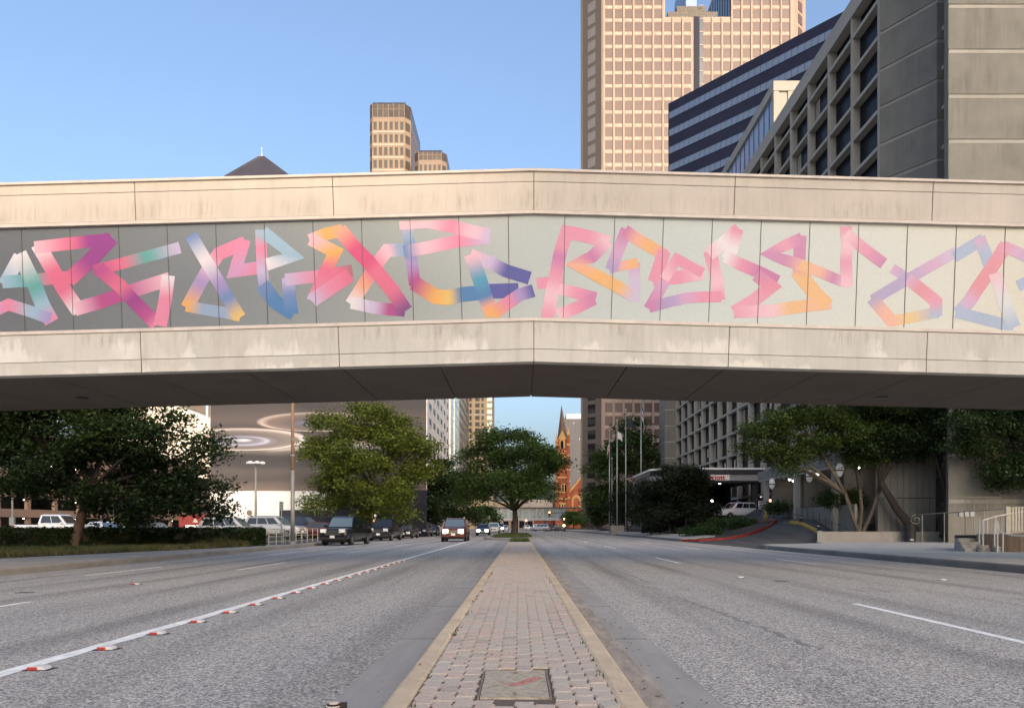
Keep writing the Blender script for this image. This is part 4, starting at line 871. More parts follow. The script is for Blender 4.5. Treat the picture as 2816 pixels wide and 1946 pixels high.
MB().box(u5(1550), u5(1630), SY, SY + 40, -.4, z5(1151)).build('wall', M['steel_blue'], st_)
piece('roof_plant', st_, 'grey_white', u5(1559), u5(1628), SY + 4, SY + 30, z5(1151), z5(1135))
for i in range(15): piece('fin', st_, 'steel_fin', u5(1552 + i * 4), u5(1552.7 + i * 4), SY - .3, SY + .2, 0, z5(1153))
for k in range(18):
    for i in range(5): 
        if rg.random() < .14: piece('lit_window', st_, 'grey_white', u5(1553.4 + (i * 3 + k % 3) * 4), u5(1554.6 + (i * 3 + k % 3) * 4), SY - .1, SY + .1, z5(1160 + k * 11 + 5), z5(1160 + k * 11))
# --- glazed skybridge and shop blocks at the far end of the street
skb = thing('glass_skybridge', 'glazed skybridge with cross bracing over the far end of the street', 'bridge', (0, 331, 0))
BYs = 330.0; u6 = lambda px: (px - VX) / F * BYs; z6 = lambda py: HC + (VY - py) / F * BYs
pm('sky_glass', (0.34, 0.42, 0.42), 0.15, 0.3, 0.2, spec=.6)
MB().box(u6(1340), u6(1560), BYs + .3, BYs + 4, z6(1424), z6(1398)).build('glazing', M['sky_glass'], skb)
piece('roof', skb, 'granite_grey', u6(1338), u6(1600), BYs - .3, BYs + 4.5, z6(1398), z6(1394))
piece('floor_beam', skb, 'grey_white', u6(1338), u6(1562), BYs - .3, BYs + 4.5, z6(1430), z6(1424))
for i in range(12):
    x = u6(1342 + i * 19); piece('post', skb, 'grey_white', x - .15, x + .15, BYs - .1, BYs + .35, z6(1424), z6(1398))
    for s_ in (0, 1):
        if i % 3 != 1: continue
        a, c2 = (x, x + u6(1361) - u6(1342)) if s_ else (x + u6(1361) - u6(1342), x)
        MB().tube([(a, BYs + .1, z6(1424)), (c2, BYs + .1, z6(1398))], .14, 5).build('brace', M['grey_white'], skb)
for px in (1345, 1500, 1562): piece('support_column', skb, 'granite_grey', u6(px) - .5, u6(px) + .5, BYs + 1.4, BYs + 2.8, -.4, z6(1430))
sh = thing('shop_block', 'low cream and dark shopfront block seen under the skybridge', 'building', (2, 445, 0))
piece('wall', sh, 'cream_stone', -30, -2, 440, 455, -.4, 15.5); piece('wall', sh, 'ivory_wall', -2, 18.6, 436, 455, -.4, 16.5); piece('wall', sh, 'brick_red', 8, 18.4, 434, 436, -.4, 7)
for i in range(9): piece('shop_window', sh, 'glass_dark', -28 + i * 4.6, -25 + i * 4.6, 435.6 if i > 5 else 439.6, 440.2, .3, 4.2); piece('upper_window', sh, 'bronze_glass', -28 + i * 4.6, -26 + i * 4.6, 435.7 if i > 5 else 439.7, 440.2, 8, 11)
# --- unseen slabs added behind the viewpoint to cast shade over the near street
for i, (xa, xb, ya, h) in enumerate(((40, 84, -255, 130), (84, 110, -255, 103), (110, 192, -255, 155))):
    t = thing('unseen_shade_slab', ('unseen slab added behind the viewpoint for shade, leftmost one', 'unseen slab added behind the viewpoint for shade, middle one', 'unseen slab added behind the viewpoint for shade, toward the hotel side')[i], 'building', ((xa + xb) / 2, ya - 15, 0))
    MB().box(xa, xb, ya - 30, ya, -.4, h).build('wall', M['cream_stone'], t)
    for k in range(int(h / 4) - 1): piece('ribbon_window', t, 'bronze_glass', xa + 1, xb - 1, ya - .2, ya + .05, 3 + 4 * k, 4.8 + 4 * k)
# ------------------------------------------------------------------ trees, hedges, shrubs
leafmat('leaf_dark', (0.012, 0.024, 0.008), (0.045, 0.075, 0.020)); leafmat('leaf_mid', (0.018, 0.040, 0.010), (0.075, 0.125, 0.026))
leafmat('leaf_bright', (0.045, 0.072, 0.010), (0.190, 0.225, 0.036)); leafmat('leaf_shrub', (0.010, 0.017, 0.008), (0.034, 0.046, 0.020))
leafmat('leaf_myrtle', (0.020, 0.040, 0.008), (0.080, 0.120, 0.022))
pm('bark', (0.05, 0.038, 0.03), 0.95, 0.35, 3.0, (3, 3, .6), 0.7, 12); pm('bark_pale', (0.10, 0.08, 0.062), 0.9, 0.35, 3.0, (3, 3, .6), 0.4, 10); pm('bark_warm', (0.135, 0.085, 0.055), 0.95, 0.3, 3.0, (3, 3, .6), 0.7, 12)
def leaves(name, centers, spread, per, size, mat, parent, flat=0.55, seed=1, shape=0.55, kind=None):
    g = np.random.default_rng(seed); c = np.asarray(centers, float); k = len(c) * per
    p = np.repeat(c, per, 0); sp = np.repeat(np.broadcast_to(np.asarray(spread, float), (len(c),)), per)
    p = p + g.normal(0, 1, (k, 3)) * sp[:, None] * np.array([1, 1, flat])
    nrm = g.normal(0, 1, (k, 3)); nrm[:, 2] = np.abs(nrm[:, 2]) + .5; nrm /= np.linalg.norm(nrm, axis=1)[:, None]
    a = g.normal(0, 1, (k, 3)); a -= (a * nrm).sum(1)[:, None] * nrm; a /= np.linalg.norm(a, axis=1)[:, None]; b_ = np.cross(nrm, a)
    s = size * g.uniform(.6, 1.3, k)[:, None]; droop = -nrm * s * .18
    v = np.stack([p - a * s, p + b_ * s * shape + droop, p + a * s, p - b_ * s * shape + droop], 1)
    v = v.reshape(-1, 3) - np.array(wloc(parent)); me = bpy.data.meshes.new(name)
    me.vertices.add(len(v)); me.vertices.foreach_set('co', v.ravel())
    me.loops.add(k * 4); me.loops.foreach_set('vertex_index', np.arange(k * 4, dtype=np.int32)); me.polygons.add(k); me.polygons.foreach_set('loop_start', np.arange(0, k * 4, 4, dtype=np.int32))
    me.update(calc_edges=True); me.materials.append(mat)
    o = bpy.data.objects.new(name, me); C.objects.link(o); o.parent = parent
    if kind: o['kind'] = kind
    return o
def blob_centers(blobs, n_, seed, shell=0.55, sub=9):
    """clump centres: every lobe of the crown carries smaller lobes on its skin, each hung with leaf clumps mostly on its upper and outer side"""
    g = np.random.default_rng(seed); out = []
    vol = np.array([b[3] * b[4] * b[5] for b in blobs]) ** .75; cnt = np.maximum(sub * 2, (n_ * vol / vol.sum()).astype(int))
    for b, k in zip(blobs, cnt):
        c = np.array(b[:3]); r = np.array(b[3:6]); d = g.normal(0, 1, (sub, 3)); d[:, 2] += .25; d /= np.linalg.norm(d, axis=1)[:, None]
        sc_ = c + d * r * g.uniform(.5, .85, (sub, 1)); sr = r.mean() * g.uniform(.26, .46, sub)
        idx = g.integers(0, sub, k); e = g.normal(0, 1, (k, 3)); e[:, 2] = e[:, 2] * .8 + .35; e += d[idx] * .5; e /= np.linalg.norm(e, axis=1)[:, None]
        out.append(sc_[idx] + e * (sr[idx] * g.uniform(.55, 1.05, k))[:, None] * np.array([1.15, 1.15, .72]))
    return np.concatenate(out)
def pblobs(Y, lst):
    s = Y / F; out = []
    for px, py, rx, ry, *dy in lst:
        c = P(px, py, Y); d = dy[0] if dy else 0; out.append((c.x, c.y + d, c.z, rx * s, max(rx, ry) * s * .9, ry * s))
    return out
def tree(name, label, base, fork, blobs, n_, per, size, mat, bark='bark', r0=.3, seed=1, spread=.5, group=None, stems=None, shell=.55, flat=.55):
    t = thing(name, label, 'tree', base, group=group); g = random.Random(seed); base = Vector(base); fork = Vector(fork)
    tb = MB()
    starts = stems or [(base, fork)]
    for sbase, sfork in starts:
        sbase, sfork = Vector(sbase), Vector(sfork); mid = sbase.lerp(sfork, .5) + Vector((g.uniform(-.1, .1), g.uniform(-.1, .1), 0)) * (sfork - sbase).length * .4; rr = r0 / (len(starts) ** .5)
        tb.tube([sbase - Vector((0, 0, .15)), sbase + Vector((0, 0, .25)), mid, sfork], [rr * 1.5, rr * 1.08, rr * .88, rr * .7], 10)
    tb.build('trunk', M[bark], t, smooth=True)
    lb = MB()
    for i, b in enumerate(blobs):
        e_ = Vector(b[:3]); sf = min((Vector(s_[1]) for s_ in starts), key=lambda q: (q - e_).length)
        m1 = sf.lerp(e_, .5) + Vector((g.uniform(-.5, .5), g.uniform(-.5, .5), g.uniform(-.2, .5))) * .12 * (e_ - sf).length
        lb.tube([sf - Vector((0, 0, .1)), sf.lerp(m1, .5), m1, e_], [r0 * .5, r0 * .36, r0 * .26, r0 * .10], 6)
        for q in range(4):
            d = Vector((g.uniform(-1, 1) * b[3], g.uniform(-1, 1) * b[4], g.uniform(-.5, 1) * b[5])) * .85; lb.tube([m1.lerp(e_, g.uniform(.2, .9)), e_ + d * .5, e_ + d], [r0 * .14, r0 * .09, r0 * .03], 5)
    lb.build('limbs', M['bark_pale' if bark == 'bark_pale' else 'bark'], t, smooth=True)
    leaves('crown', blob_centers(blobs, n_, seed, shell), spread, per, size, M[mat], t, flat, seed)
    return t
# left foreground tree in the shade of the bridge
tree('street_tree', 'dark spreading tree behind the clipped hedge at left', (-22.2, 38, .02), (-21.6, 38.2, 2.9),
     pblobs(38, [(60, 1175, 120, 75), (190, 1180, 130, 80, 1), (330, 1185, 110, 75), (470, 1200, 80, 60, -1), (110, 1280, 130, 70, -1), (280, 1290, 120, 80), (440, 1290, 110, 80, 1), (560, 1235, 55, 50), (560, 1340, 70, 55), (330, 1385, 110, 50), (590, 1400, 45, 34), (460, 1380, 80, 50), (30, 1340, 80, 40), (180, 1360, 60, 40), (-80, 1230, 90, 110), (150, 1040, 130, 90), (350, 1060, 120, 80), (20, 1130, 120, 60), (-30, 1180, 100, 70)]),
     1700, 46, .105, 'leaf_dark', 'bark_warm', .26, 11, .42)
tree('young_tree', 'small young tree rising behind the hedge by the parking lot', (-27.3, 56, 0), (-27.1, 56, 2.2), pblobs(56, [(395, 1395, 45, 45), (420, 1370, 40, 40), (375, 1420, 30, 30)]), 130, 20, .15, 'leaf_dark', 'bark', .09, 12, .4)
tree('broad_oak', 'large yellow green broad crowned tree left of the street', (-15.6, 82, 0), (-15.3, 82, 3.6),
     pblobs(82, [(1000, 1160, 110, 55), (920, 1190, 80, 55), (1085, 1180, 85, 60), (1000, 1240, 130, 60, -2), (880, 1265, 65, 50), (1130, 1250, 80, 60), (900, 1340, 75, 50), (1010, 1320, 100, 60, -2), (1120, 1330, 90, 60), (1165, 1285, 50, 50), (875, 1390, 50, 30), (1080, 1390, 110, 45), (985, 1395, 70, 40)]),
     1250, 40, .16, 'leaf_bright', 'bark', .48, 13, .62)
tree('street_tree', 'dark green tree overhanging parked cars between oak and median tree', (-15.2, 138, 0), (-15.0, 138, 4), pblobs(138, [(1205, 1370, 70, 65), (1260, 1390, 55, 55), (1150, 1400, 70, 50), (1290, 1420, 40, 26), (1225, 1315, 55, 50), (1180, 1340, 60, 60), (1240, 1360, 50, 50)]), 700, 24, .28, 'leaf_dark', 'bark', .4, 14, .8)
tree('street_tree', 'low dark tree beyond the parked cars at left', (-15.4, 112, 0), (-15.2, 112, 3), pblobs(112, [(1130, 1400, 60, 45), (1085, 1415, 60, 36), (1185, 1410, 40, 40)]), 260, 24, .26, 'leaf_dark', 'bark', .3, 24, .7)
tree('median_tree', 'round full tree standing on the median at centre', (-.65, 87, .1), (-.6, 87, 3.0),
     pblobs(87, [(1405, 1225, 90, 45), (1340, 1260, 75, 50), (1470, 1260, 80, 50), (1400, 1290, 120, 55, -2), (1310, 1325, 70, 50), (1500, 1310, 60, 48), (1400, 1350, 130, 45), (1300, 1365, 55, 30), (1490, 1355, 60, 30), (1350, 1205, 40, 25)]),
     1000, 40, .15, 'leaf_mid', 'bark', .40, 15, .58)
for i, (x, y, px, py, rx, ry, lb_) in enumerate(((-12.5, 210, 1330, 1420, 36, 30, 'small round tree beyond the queue of oncoming cars'), (9, 235, 1578, 1424, 22, 18, 'small green tree below the right end of the skybridge'))):
    bs = pblobs(y, [(px, py, rx, ry), (px + rx * .6, py + 4, rx * .6, ry * .7), (px - rx * .6, py + 5, rx * .6, ry * .7)]); tree('street_tree', lb_, (bs[0][0], y, 0), (bs[0][0], y, 2.5), bs, 150, 20, .34, 'leaf_mid', 'bark', .22, 30 + i, .9)
tree('street_tree', 'tall dark green tree behind the row of flagpoles', (20.6, 150, 0), (20.5, 150, 5),
     pblobs(150, [(1730, 1200, 60, 50), (1690, 1250, 65, 55), (1775, 1240, 60, 60), (1720, 1310, 100, 60), (1650, 1330, 40, 60), (1650, 1400, 40, 60), (1720, 1400, 100, 60), (1800, 1300, 45, 60), (1640, 1380, 26, 60)]), 900, 24, .30, 'leaf_mid', 'bark', .5, 16, .85)
# shrubs along the right kerb
def shrub(label, px, py, rx, ry, Y, n_, mat='leaf_shrub', size=.14, seed=1, grp='big shrubs along the hotel kerb', nm='shrub', base_z=None):
    bs = pblobs(Y, [(px, py, rx, ry), (px + rx * .4, py + ry * .3, rx * .6, ry * .6), (px - rx * .4, py + ry * .3, rx * .6, ry * .65)])
    zb_ = dz(bs[0][0], Y) if bs[0][0] > 14 else 0
    if base_z is not None: zb_ = base_z
    t = thing(nm, label, 'shrub', (bs[0][0], Y, zb_), group=grp); sb_ = MB(); g = random.Random(seed)
    for q in range(6): e_ = Vector(bs[q % 3][:3]) + Vector((g.uniform(-.5, .5) * bs[0][3], g.uniform(-.5, .5), g.uniform(-.2, .4) * bs[0][5])); sb_.tube([(bs[0][0] + g.uniform(-.2, .2), Y + g.uniform(-.2, .2), zb_), e_], [.05, .015], 5)
    sb_.build('stems', M['bark'], t); leaves('foliage', blob_centers(bs, n_, seed, .3), .34, 22, size, M[mat], t, .7, seed)
for i, a in enumerate((('dark shrub nearest the flagpole pedestal', 1655, 1400, 36, 60, 150), ('dark shrub behind the flagpole pedestal', 1725, 1400, 46, 62, 122), ('tall dark shrub behind the parking sign', 1790, 1385, 50, 85, 88), ('dark leafy shrub left of the tallest one by the canopy', 1848, 1368, 50, 100, 85), ('tallest dark shrub in front of the entrance canopy', 1888, 1350, 46, 98, 83), ('low spreading shrub right of the tallest one', 1930, 1420, 36, 55, 82))):
    shrub(*a, 620, seed=40 + i)
for i, (px, py, rx, ry, Y, lb_) in enumerate(((1985, 1447, 46, 20, 77, 'ground cover mound beside the white pickup'), (2045, 1445, 44, 18, 74, 'ground cover mound behind the red kerb'), (1930, 1462, 50, 16, 72, 'low ground cover mound near the street corner'))):
    shrub(lb_, px, py, rx, ry, Y, 170, 'leaf_mid', .10, 60 + i, 'ground cover in the hotel bed', 'ground_cover')
# crape myrtles and trees in the raised bed at right
Yr = 53.5
tree('multi_stem_tree', 'spreading multi stemmed tree in the raised bed by the hotel drive', (25.0, 56.5, .7), (24.6, 56.5, 3),
     pblobs(56, [(2110, 1190, 70, 60), (2210, 1175, 90, 50), (2320, 1185, 90, 50), (2150, 1265, 80, 40), (2260, 1250, 90, 42), (2380, 1240, 80, 42), (2440, 1190, 80, 60), (2330, 1110, 120, 60), (2200, 1110, 100, 60), (2090, 1240, 50, 50)]),
     1150, 42, .095, 'leaf_myrtle', 'bark_pale', .30, 17, .42, stems=[((24.9, 56.3, .65), (23.9, 56.2, 3.6)), ((25.1, 56.5, .65), (25.2, 56.6, 4.0)), ((25.4, 56.4, .65), (26.4, 56.2, 3.7)), ((25.2, 56.7, .65), (24.6, 57.5, 3.4))])
tree('leaning_tree', 'dark leaning trunk tree close to the hotel wall', (28.6, 55.4, .6), (26.2, 55.5, 4.4), pblobs(55.4, [(2430, 1150, 100, 60), (2520, 1200, 80, 45), (2400, 1230, 60, 30), (2560, 1120, 90, 60), (2470, 1060, 120, 70), (2500, 1235, 60, 34), (2450, 1210, 80, 50)]), 1100, 42, .10, 'leaf_dark', 'bark', .30, 18, .42)
tree('forked_tree', 'dark forked tree right of the leaning trunk', (30.4, 54.6, .5), (30.6, 54.6, 3.2), pblobs(54.6, [(2540, 1160, 60, 50), (2640, 1130, 80, 50), (2720, 1150, 70, 50), (2600, 1220, 60, 40), (2620, 1040, 130, 80), (2660, 1200, 70, 50), (2560, 1200, 60, 50)]), 1200, 42, .10, 'leaf_dark', 'bark', .36, 19, .42)  # highest crown lobe, out of view behind the bridge, added to shade the wall
tree('wall_tree', 'dark tree at the far right below the bridge', (34.5, 51, .1), (34.2, 51, 4.0), pblobs(50, [(2680, 1160, 80, 50), (2780, 1150, 90, 60), (2860, 1180, 100, 70), (2780, 1250, 80, 50), (2700, 1240, 60, 45), (2850, 1290, 80, 60), (2750, 1090, 120, 60), (2640, 1215, 40, 40), (2820, 1010, 160, 80), (2740, 1010, 120, 70), (2760, 1310, 60, 30)]), 1500, 42, .10, 'leaf_dark', 'bark', .33, 20, .42)  # topmost lobes, hidden by the bridge, are added to block sky light
# clipped hedge: rounded box core with leaf skin
def hedge(label, a, b2, w, h, z0=.0, n_=900, mat='leaf_dark', seed=5, size=.05):
    a, b2 = Vector(a), Vector(b2); d = (b2 - a); L = d.length; d.normalize(); nn = Vector((-d.y, d.x, 0)); t = thing('clipped_hedge', label, 'hedge', (a + b2) / 2 + Vector((0, 0, z0)))
    MB().slab(a - nn * (w / 2 - .06) + Vector((0, 0, z0)) + d * .06, d * (L - .12), nn * (w - .12), Vector((0, 0, h - .07))).build('twigs', M['soil'], t)
    g = np.random.default_rng(seed); pts = []
    for q in range(n_):
        u_, v_ = g.uniform(0, L), g.uniform(0, 1); f_ = g.integers(0, 10)
        if f_ < 5: o_ = a + d * u_ - nn * w / 2 * (1 if nn.y > 0 else -1) + Vector((0, 0, z0 + v_ * h))
        elif f_ < 8: o_ = a + d * u_ + nn * w * (v_ - .5) + Vector((0, 0, z0 + h))
        elif f_ < 9: o_ = b2 + nn * w * (u_ / L - .5) + Vector((0, 0, z0 + v_ * h))
        else: o_ = a + d * u_ + nn * w / 2 * (1 if nn.y > 0 else -1) + Vector((0, 0, z0 + v_ * h))
        pts.append(o_)
    leaves('foliage', pts, .055, 16, size, M[mat], t, 1.0, seed, .7); return t
hedge('long clipped green hedge between the sidewalk and the parking lot', (-31, 30.9, 0), (-15.15, 44.6, 0), 1.1, .98, -.02, 3300)
# grass strip and pale ornamental clumps in front of the hedge
strip_ = tag(MB().prism([(-30, 24), (-18.6, 26), (-15.6, 40.5), (-15.0, 43.6), (-31, 30)], -.05, .0).build('planting_strip', M['soil']), kind='structure')
def inpoly(p, pts):
    c = False
    for i in range(len(pts)):
        (x1_, y1_), (x2_, y2_) = pts[i], pts[i-1]
        if (y1_ > p[1]) != (y2_ > p[1]) and p[0] < (x2_ - x1_) * (p[1] - y1_) / (y2_ - y1_) + x1_: c = not c
    return c
pl_ = [(-30, 24), (-18.6, 26), (-15.6, 40.5), (-15.0, 43.6), (-31, 30)]; pts = []
while len(pts) < 3600:
    p = (random.uniform(-30, -15), random.uniform(24, 44))
    if inpoly(p, pl_): pts.append((*p, 0))
tufts('strip_grass', pts[:2700], .22, M['grass'], strip_, .014, 6, .10)
edge = [(-18.6 + 3 * t + random.uniform(-.9, .05), 26 + 14.5 * t, 0) for t in [random.random() for _ in range(230)]]
tufts('pale_grass', edge + pts[2700:2860], .26, M['grass_dry'], strip_, .016, 16, .12)
for i, (x, y, s_) in enumerate(((-15.75, 41.6, 1), (-16.25, 41.2, 1.2), (-15.35, 42.4, .8), (-16.9, 40.6, .9))):
    t = thing('ornamental_grass', ('small', 'largest', 'nearest the hedge end', 'leftmost')[i] + ' pale ornamental grass clump at the foot of the hedge', 'plant', (x, y, 0), group='pale clumps by the hedge end')
    o = tufts('blades', [(x + random.gauss(0, .14 * s_), y + random.gauss(0, .14 * s_), 0) for _ in range(60)], .42 * s_, M['grass_dry'], t, .012, 6, .06); del o['kind']
for i, (px, py, rx, ry, Y, lb_) in enumerate(((2280, 1372, 30, 16, 60, 'rounded bush behind the ramp wall near the middle column'), (2335, 1372, 40, 18, 59, 'wide bush on top of the ramp wall'), (2140, 1395, 30, 10, 70, 'low bush under the entrance colonnade'))):
    shrub(lb_, px, py, rx, ry, Y, 110, 'leaf_mid', .09, 80 + i, 'bushes on the ramp wall', 'bush', HC + (VY - py - ry) / F * Y)
# ------------------------------------------------------------------ vehicles
pm('tyre', (0.012, 0.012, 0.012), 0.85); pm('rim', (0.35, 0.35, 0.36), 0.3, metal=.9); pm('car_glass', (0.012, 0.015, 0.018), 0.04, spec=.9)
pm('car_glass_pale', (0.10, 0.14, 0.17), 0.04, spec=1.0); pm('car_trim', (0.015, 0.015, 0.015), 0.5); pm('chrome', (0.55, 0.55, 0.56), 0.15, metal=1.0)
pm('plate', (0.70, 0.70, 0.68), 0.5); pm('lamp_clear', (0.62, 0.64, 0.66), 0.1, spec=1); pm('tail_red', (0.25, 0.01, 0.01), 0.2)
pm('head_on', (1, 1, 1), emit=(1.0, .80, .46), es=2.6); pm('head_on_far', (1, 1, 1), emit=(1.0, .95, .85), es=14.0); pm('tail_on', (1, .2, .1), emit=(1.0, .12, .05), es=16.0)
for nm, c_, in (('car_black', (0.008, 0.008, 0.010)), ('car_red', (0.11, 0.028, 0.018)), ('car_white', (0.70, 0.70, 0.70)), ('car_silver', (0.36, 0.37, 0.38)), ('car_navy', (0.016, 0.020, 0.040)), ('car_grey', (0.12, 0.125, 0.13)), ('car_maroon', (0.07, 0.012, 0.012))):
    pm(nm, c_, 0.25, coat=.6, metal=.25 if nm not in ('car_white', 'car_black') else 0)
CARS = dict(
 pickup=dict(L=5.75, W=1.98, body=[(2.85, .48, .95, .86), (2.72, .36, 1.12, .98), (1.3, .36, 1.20, 1.0), (1.25, .36, 1.22, 1.0), (-.85, .36, 1.22, 1.0), (-.9, .38, 1.14, 1.0), (-2.75, .42, 1.16, 1.0), (-2.86, .48, 1.12, .97)], green=(1.42, -.88, .78, -.70, 1.20, 1.92, .93, .78), bed=True, wr=.40, wx=(1.78, -1.72)),
 suv=dict(L=4.85, W=1.90, body=[(2.42, .50, .84, .84), (2.30, .34, 1.0, .97), (1.15, .32, 1.12, 1.0), (-2.2, .34, 1.14, 1.0), (-2.42, .48, 1.08, .95)], green=(1.22, -2.38, .45, -2.05, 1.10, 1.76, .93, .76), wr=.36, wx=(1.48, -1.42)),
 sedan=dict(L=4.75, W=1.82, body=[(2.37, .46, .70, .82), (2.25, .28, .80, .96), (1.05, .26, .96, 1.0), (-1.5, .28, 1.0, 1.0), (-2.2, .30, .98, .97), (-2.37, .46, .90, .90)], green=(1.15, -1.85, .30, -1.05, .94, 1.45, .92, .74), wr=.33, wx=(1.42, -1.38)))
def loft(b_, secs, W):
    n_ = 8; vs = []; fs = []
    for x, zb_, zt_, k in secs:
        w = W / 2 * k; zm = zb_ + (zt_ - zb_) * .55
        vs += [(x, -w * .86, zb_), (x, -w * .99, zb_ + .12), (x, -w, zm), (x, -w * .93, zt_ - .03), (x, -w * .55, zt_ + .025), (x, w * .55, zt_ + .025), (x, w * .93, zt_ - .03), (x, w, zm), (x, w * .99, zb_ + .12), (x, w * .86, zb_)]
    n_ = 10
    for i in range(len(secs) - 1): fs += [(i*n_ + k, i*n_ + (k+1) % n_, (i+1)*n_ + (k+1) % n_, (i+1)*n_ + k) for k in range(n_)]
    fs += [tuple(range(n_)), tuple(range((len(secs)-1)*n_ + n_ - 1, (len(secs)-1)*n_ - 1, -1))]
    b_.add(vs, fs)
WH = {}
def car(label, kind, paint, loc, heading, lights='off', tails='off', group=None, glass='car_glass', name='parked_car', cat='car', detail=True, rack=False):
    s = CARS[kind]; t = thing(name, label, cat, loc, heading, group); W_ = s['W']; B = s['body']
    b_ = MB(); loft(b_, B, W_); body = b_.build('body', M[paint], t, local=True)
    bv = body.modifiers.new('round', 'BEVEL'); bv.width = .035; bv.segments = 2; bv.limit_method = 'ANGLE'; bv.angle_limit = R(25)
    xa, xb, xc, xd, zl, zr, kb, kt = s['green']; wb_, wt = W_ / 2 * kb, W_ / 2 * kt
    base = [(xa, -wb_, zl), (xa, wb_, zl), (xb, wb_, zl), (xb, -wb_, zl)]; top = [(xc, -wt, zr), (xc, wt, zr), (xd, wt, zr), (xd, -wt, zr)]
    cap = [(xc - .15, -wt * .8, zr + .05), (xc - .15, wt * .8, zr + .05), (xd + .12, wt * .8, zr + .05), (xd + .12, -wt * .8, zr + .05)]
    MB().add(base + top + cap, [(0,1,5,4), (1,2,6,5), (2,3,7,6), (3,0,4,7), (4,5,9,8), (5,6,10,9), (6,7,11,10), (7,4,8,11), (8,9,10,11)]).build('cabin', M[paint], t, local=True)
    def pane(nm, i, j, u0, u1, v0, v1, mat):
        A, B_, C_, D = Vector(base[i]), Vector(base[j]), Vector(top[j]), Vector(top[i]); nrm = (B_ - A).cross(D - A).normalized(); cen = (A + B_ + C_ + D) / 4
        if nrm.dot(cen - Vector(((xa + xb) / 2, 0, zl))) < 0: nrm = -nrm
        f = lambda u_, v_: (A.lerp(B_, u_)).lerp(D.lerp(C_, u_), v_) + nrm * .012
        MB().quad(f(u0, v0), f(u1, v0), f(u1, v1), f(u0, v1)).build(nm, M[mat], t, local=True)
    pane('windscreen', 0, 1, .05, .95, .08, .92, glass); pane('rear_window', 2, 3, .08, .92, .2, .9, 'car_glass')
    n_side = 2 if kind == 'pickup' else 3
    for (i, j, rev) in ((1, 2, 0), (3, 0, 1)):
        for q in range(n_side):
            u0, u1 = .09 + q * .84 / n_side + .012, .09 + (q + 1) * .84 / n_side - .012
            if rev: u0, u1 = 1 - u1, 1 - u0
            pane('side_window', i, j, u0, u1, .12, .90, 'car_glass')
    wr = s['wr']
    if (kind, 'w') not in WH:
        WH[(kind, 'w')] = (MB().lathe([(wr * .62, -.11), (wr * .97, -.11), (wr, -.07), (wr, .07), (wr * .97, .11), (wr * .62, .11)], (0, 0, 0), 18, 'Y').mesh('tyre', M['tyre'], True), None)
        rb = MB().lathe([(.05, .10), (wr * .16, .115), (wr * .16, .09)], (0, 0, 0), 10, 'Y'); rb.lathe([(wr * .52, .06), (wr * .62, .113), (wr * .56, .113)], (0, 0, 0), 16, 'Y')
        for q in range(5): a = q * 2 * math.pi / 5; rb.slab((math.cos(a) * .05 - math.sin(a) * .035, .08, math.sin(a) * .05 + math.cos(a) * .035), (math.cos(a) * wr * .55, 0, math.sin(a) * wr * .55), (math.sin(a) * .07, 0, -math.cos(a) * .07), (0, .025, 0))
        WH[(kind, 'w')] = (WH[(kind, 'w')][0], rb.mesh('rim', M['rim']))
        WH[(kind, 'a')] = MB().lathe([(wr * 1.14, -.02), (wr * 1.16, .02)], (0, 0, 0), 18, 'Y').mesh('wheel_arch', M['car_trim'])
    for wx in s['wx']:
        for sd_ in (-1, 1):
            w = inst('wheel', WH[(kind, 'w')][0], t, (wx, sd_ * (W_ / 2 - .10), wr)); inst('rim', WH[(kind, 'w')][1], w, (0, 0, 0), (1, sd_, 1))
            inst('wheel_arch', WH[(kind, 'a')], t, (wx, sd_ * (W_ / 2 - .045), wr + .04))
    fx, fzb, fzt, fk = B[1]; fw = W_ / 2 * fk; x0_, _, zt0, k0 = B[0]; hz = zt0 - .10 if kind != 'pickup' else zt0 + .02
    hm = {'off': 'lamp_clear', 'on': 'head_on', 'far': 'head_on_far'}[lights]
    for sd_ in (-1, 1):
        MB().slab((x0_ - .10, sd_ * (W_ / 2 * k0 - .02), hz - .10), (.13, 0, 0), (0, -sd_ * .40, 0), (0, 0, .24 if lights != 'on' else .30)).build('headlight', M[hm], t, local=True)
        MB().slab((B[-1][0] - .02, sd_ * (W_ / 2 * B[-1][3] + .01), B[-1][2] - .38), (.12, 0, 0), (0, -sd_ * .20, 0), (0, 0, .34)).build('tail_light', M['tail_on' if tails == 'on' else 'tail_red'], t, local=True)
        MB().slab((xa - .35, sd_ * (W_ / 2 + .02), zl + .02), (.12, 0, 0), (0, sd_ * .18, 0), (0, 0, .15)).build('door_mirror', M[paint], t, local=True)
    gh = .34 if kind == 'pickup' else .20
    g_ = MB().box(x0_ - .08, x0_ + .025, -W_ * .28, W_ * .28, hz - gh + .06, hz + .08); g_.build('grille', M['car_trim'], t, local=True)
    if detail:
        for q in range(3): MB().box(x0_ + .02, x0_ + .035, -W_ * .27, W_ * .27, hz - gh + .10 + q * gh * .32, hz - gh + .125 + q * gh * .32).build('grille_bar', M['chrome'] if paint != 'car_black' else M['car_grey'], t, local=True)
    MB().box(x0_ - .12, x0_ + .06, -W_ * .44, W_ * .44, fzb + .06, fzb + .22).build('front_bumper', M['car_trim' if kind == 'pickup' else paint], t, local=True)
    MB().box(B[-1][0] - .06, B[-1][0] + .1, -W_ * .45, W_ * .45, B[-1][1], B[-1][1] + .18).build('rear_bumper', M['car_trim' if kind == 'pickup' else paint], t, local=True)
    MB().box(x0_ + .062, x0_ + .075, -.16, .16, fzb + .16, fzb + .32).build('licence_plate', M['plate'], t, local=True)
    MB().box(B[-1][0] - .075, B[-1][0] - .062, -.16, .16, B[-1][1] + .22, B[-1][1] + .38).build('licence_plate', M['plate'], t, local=True)
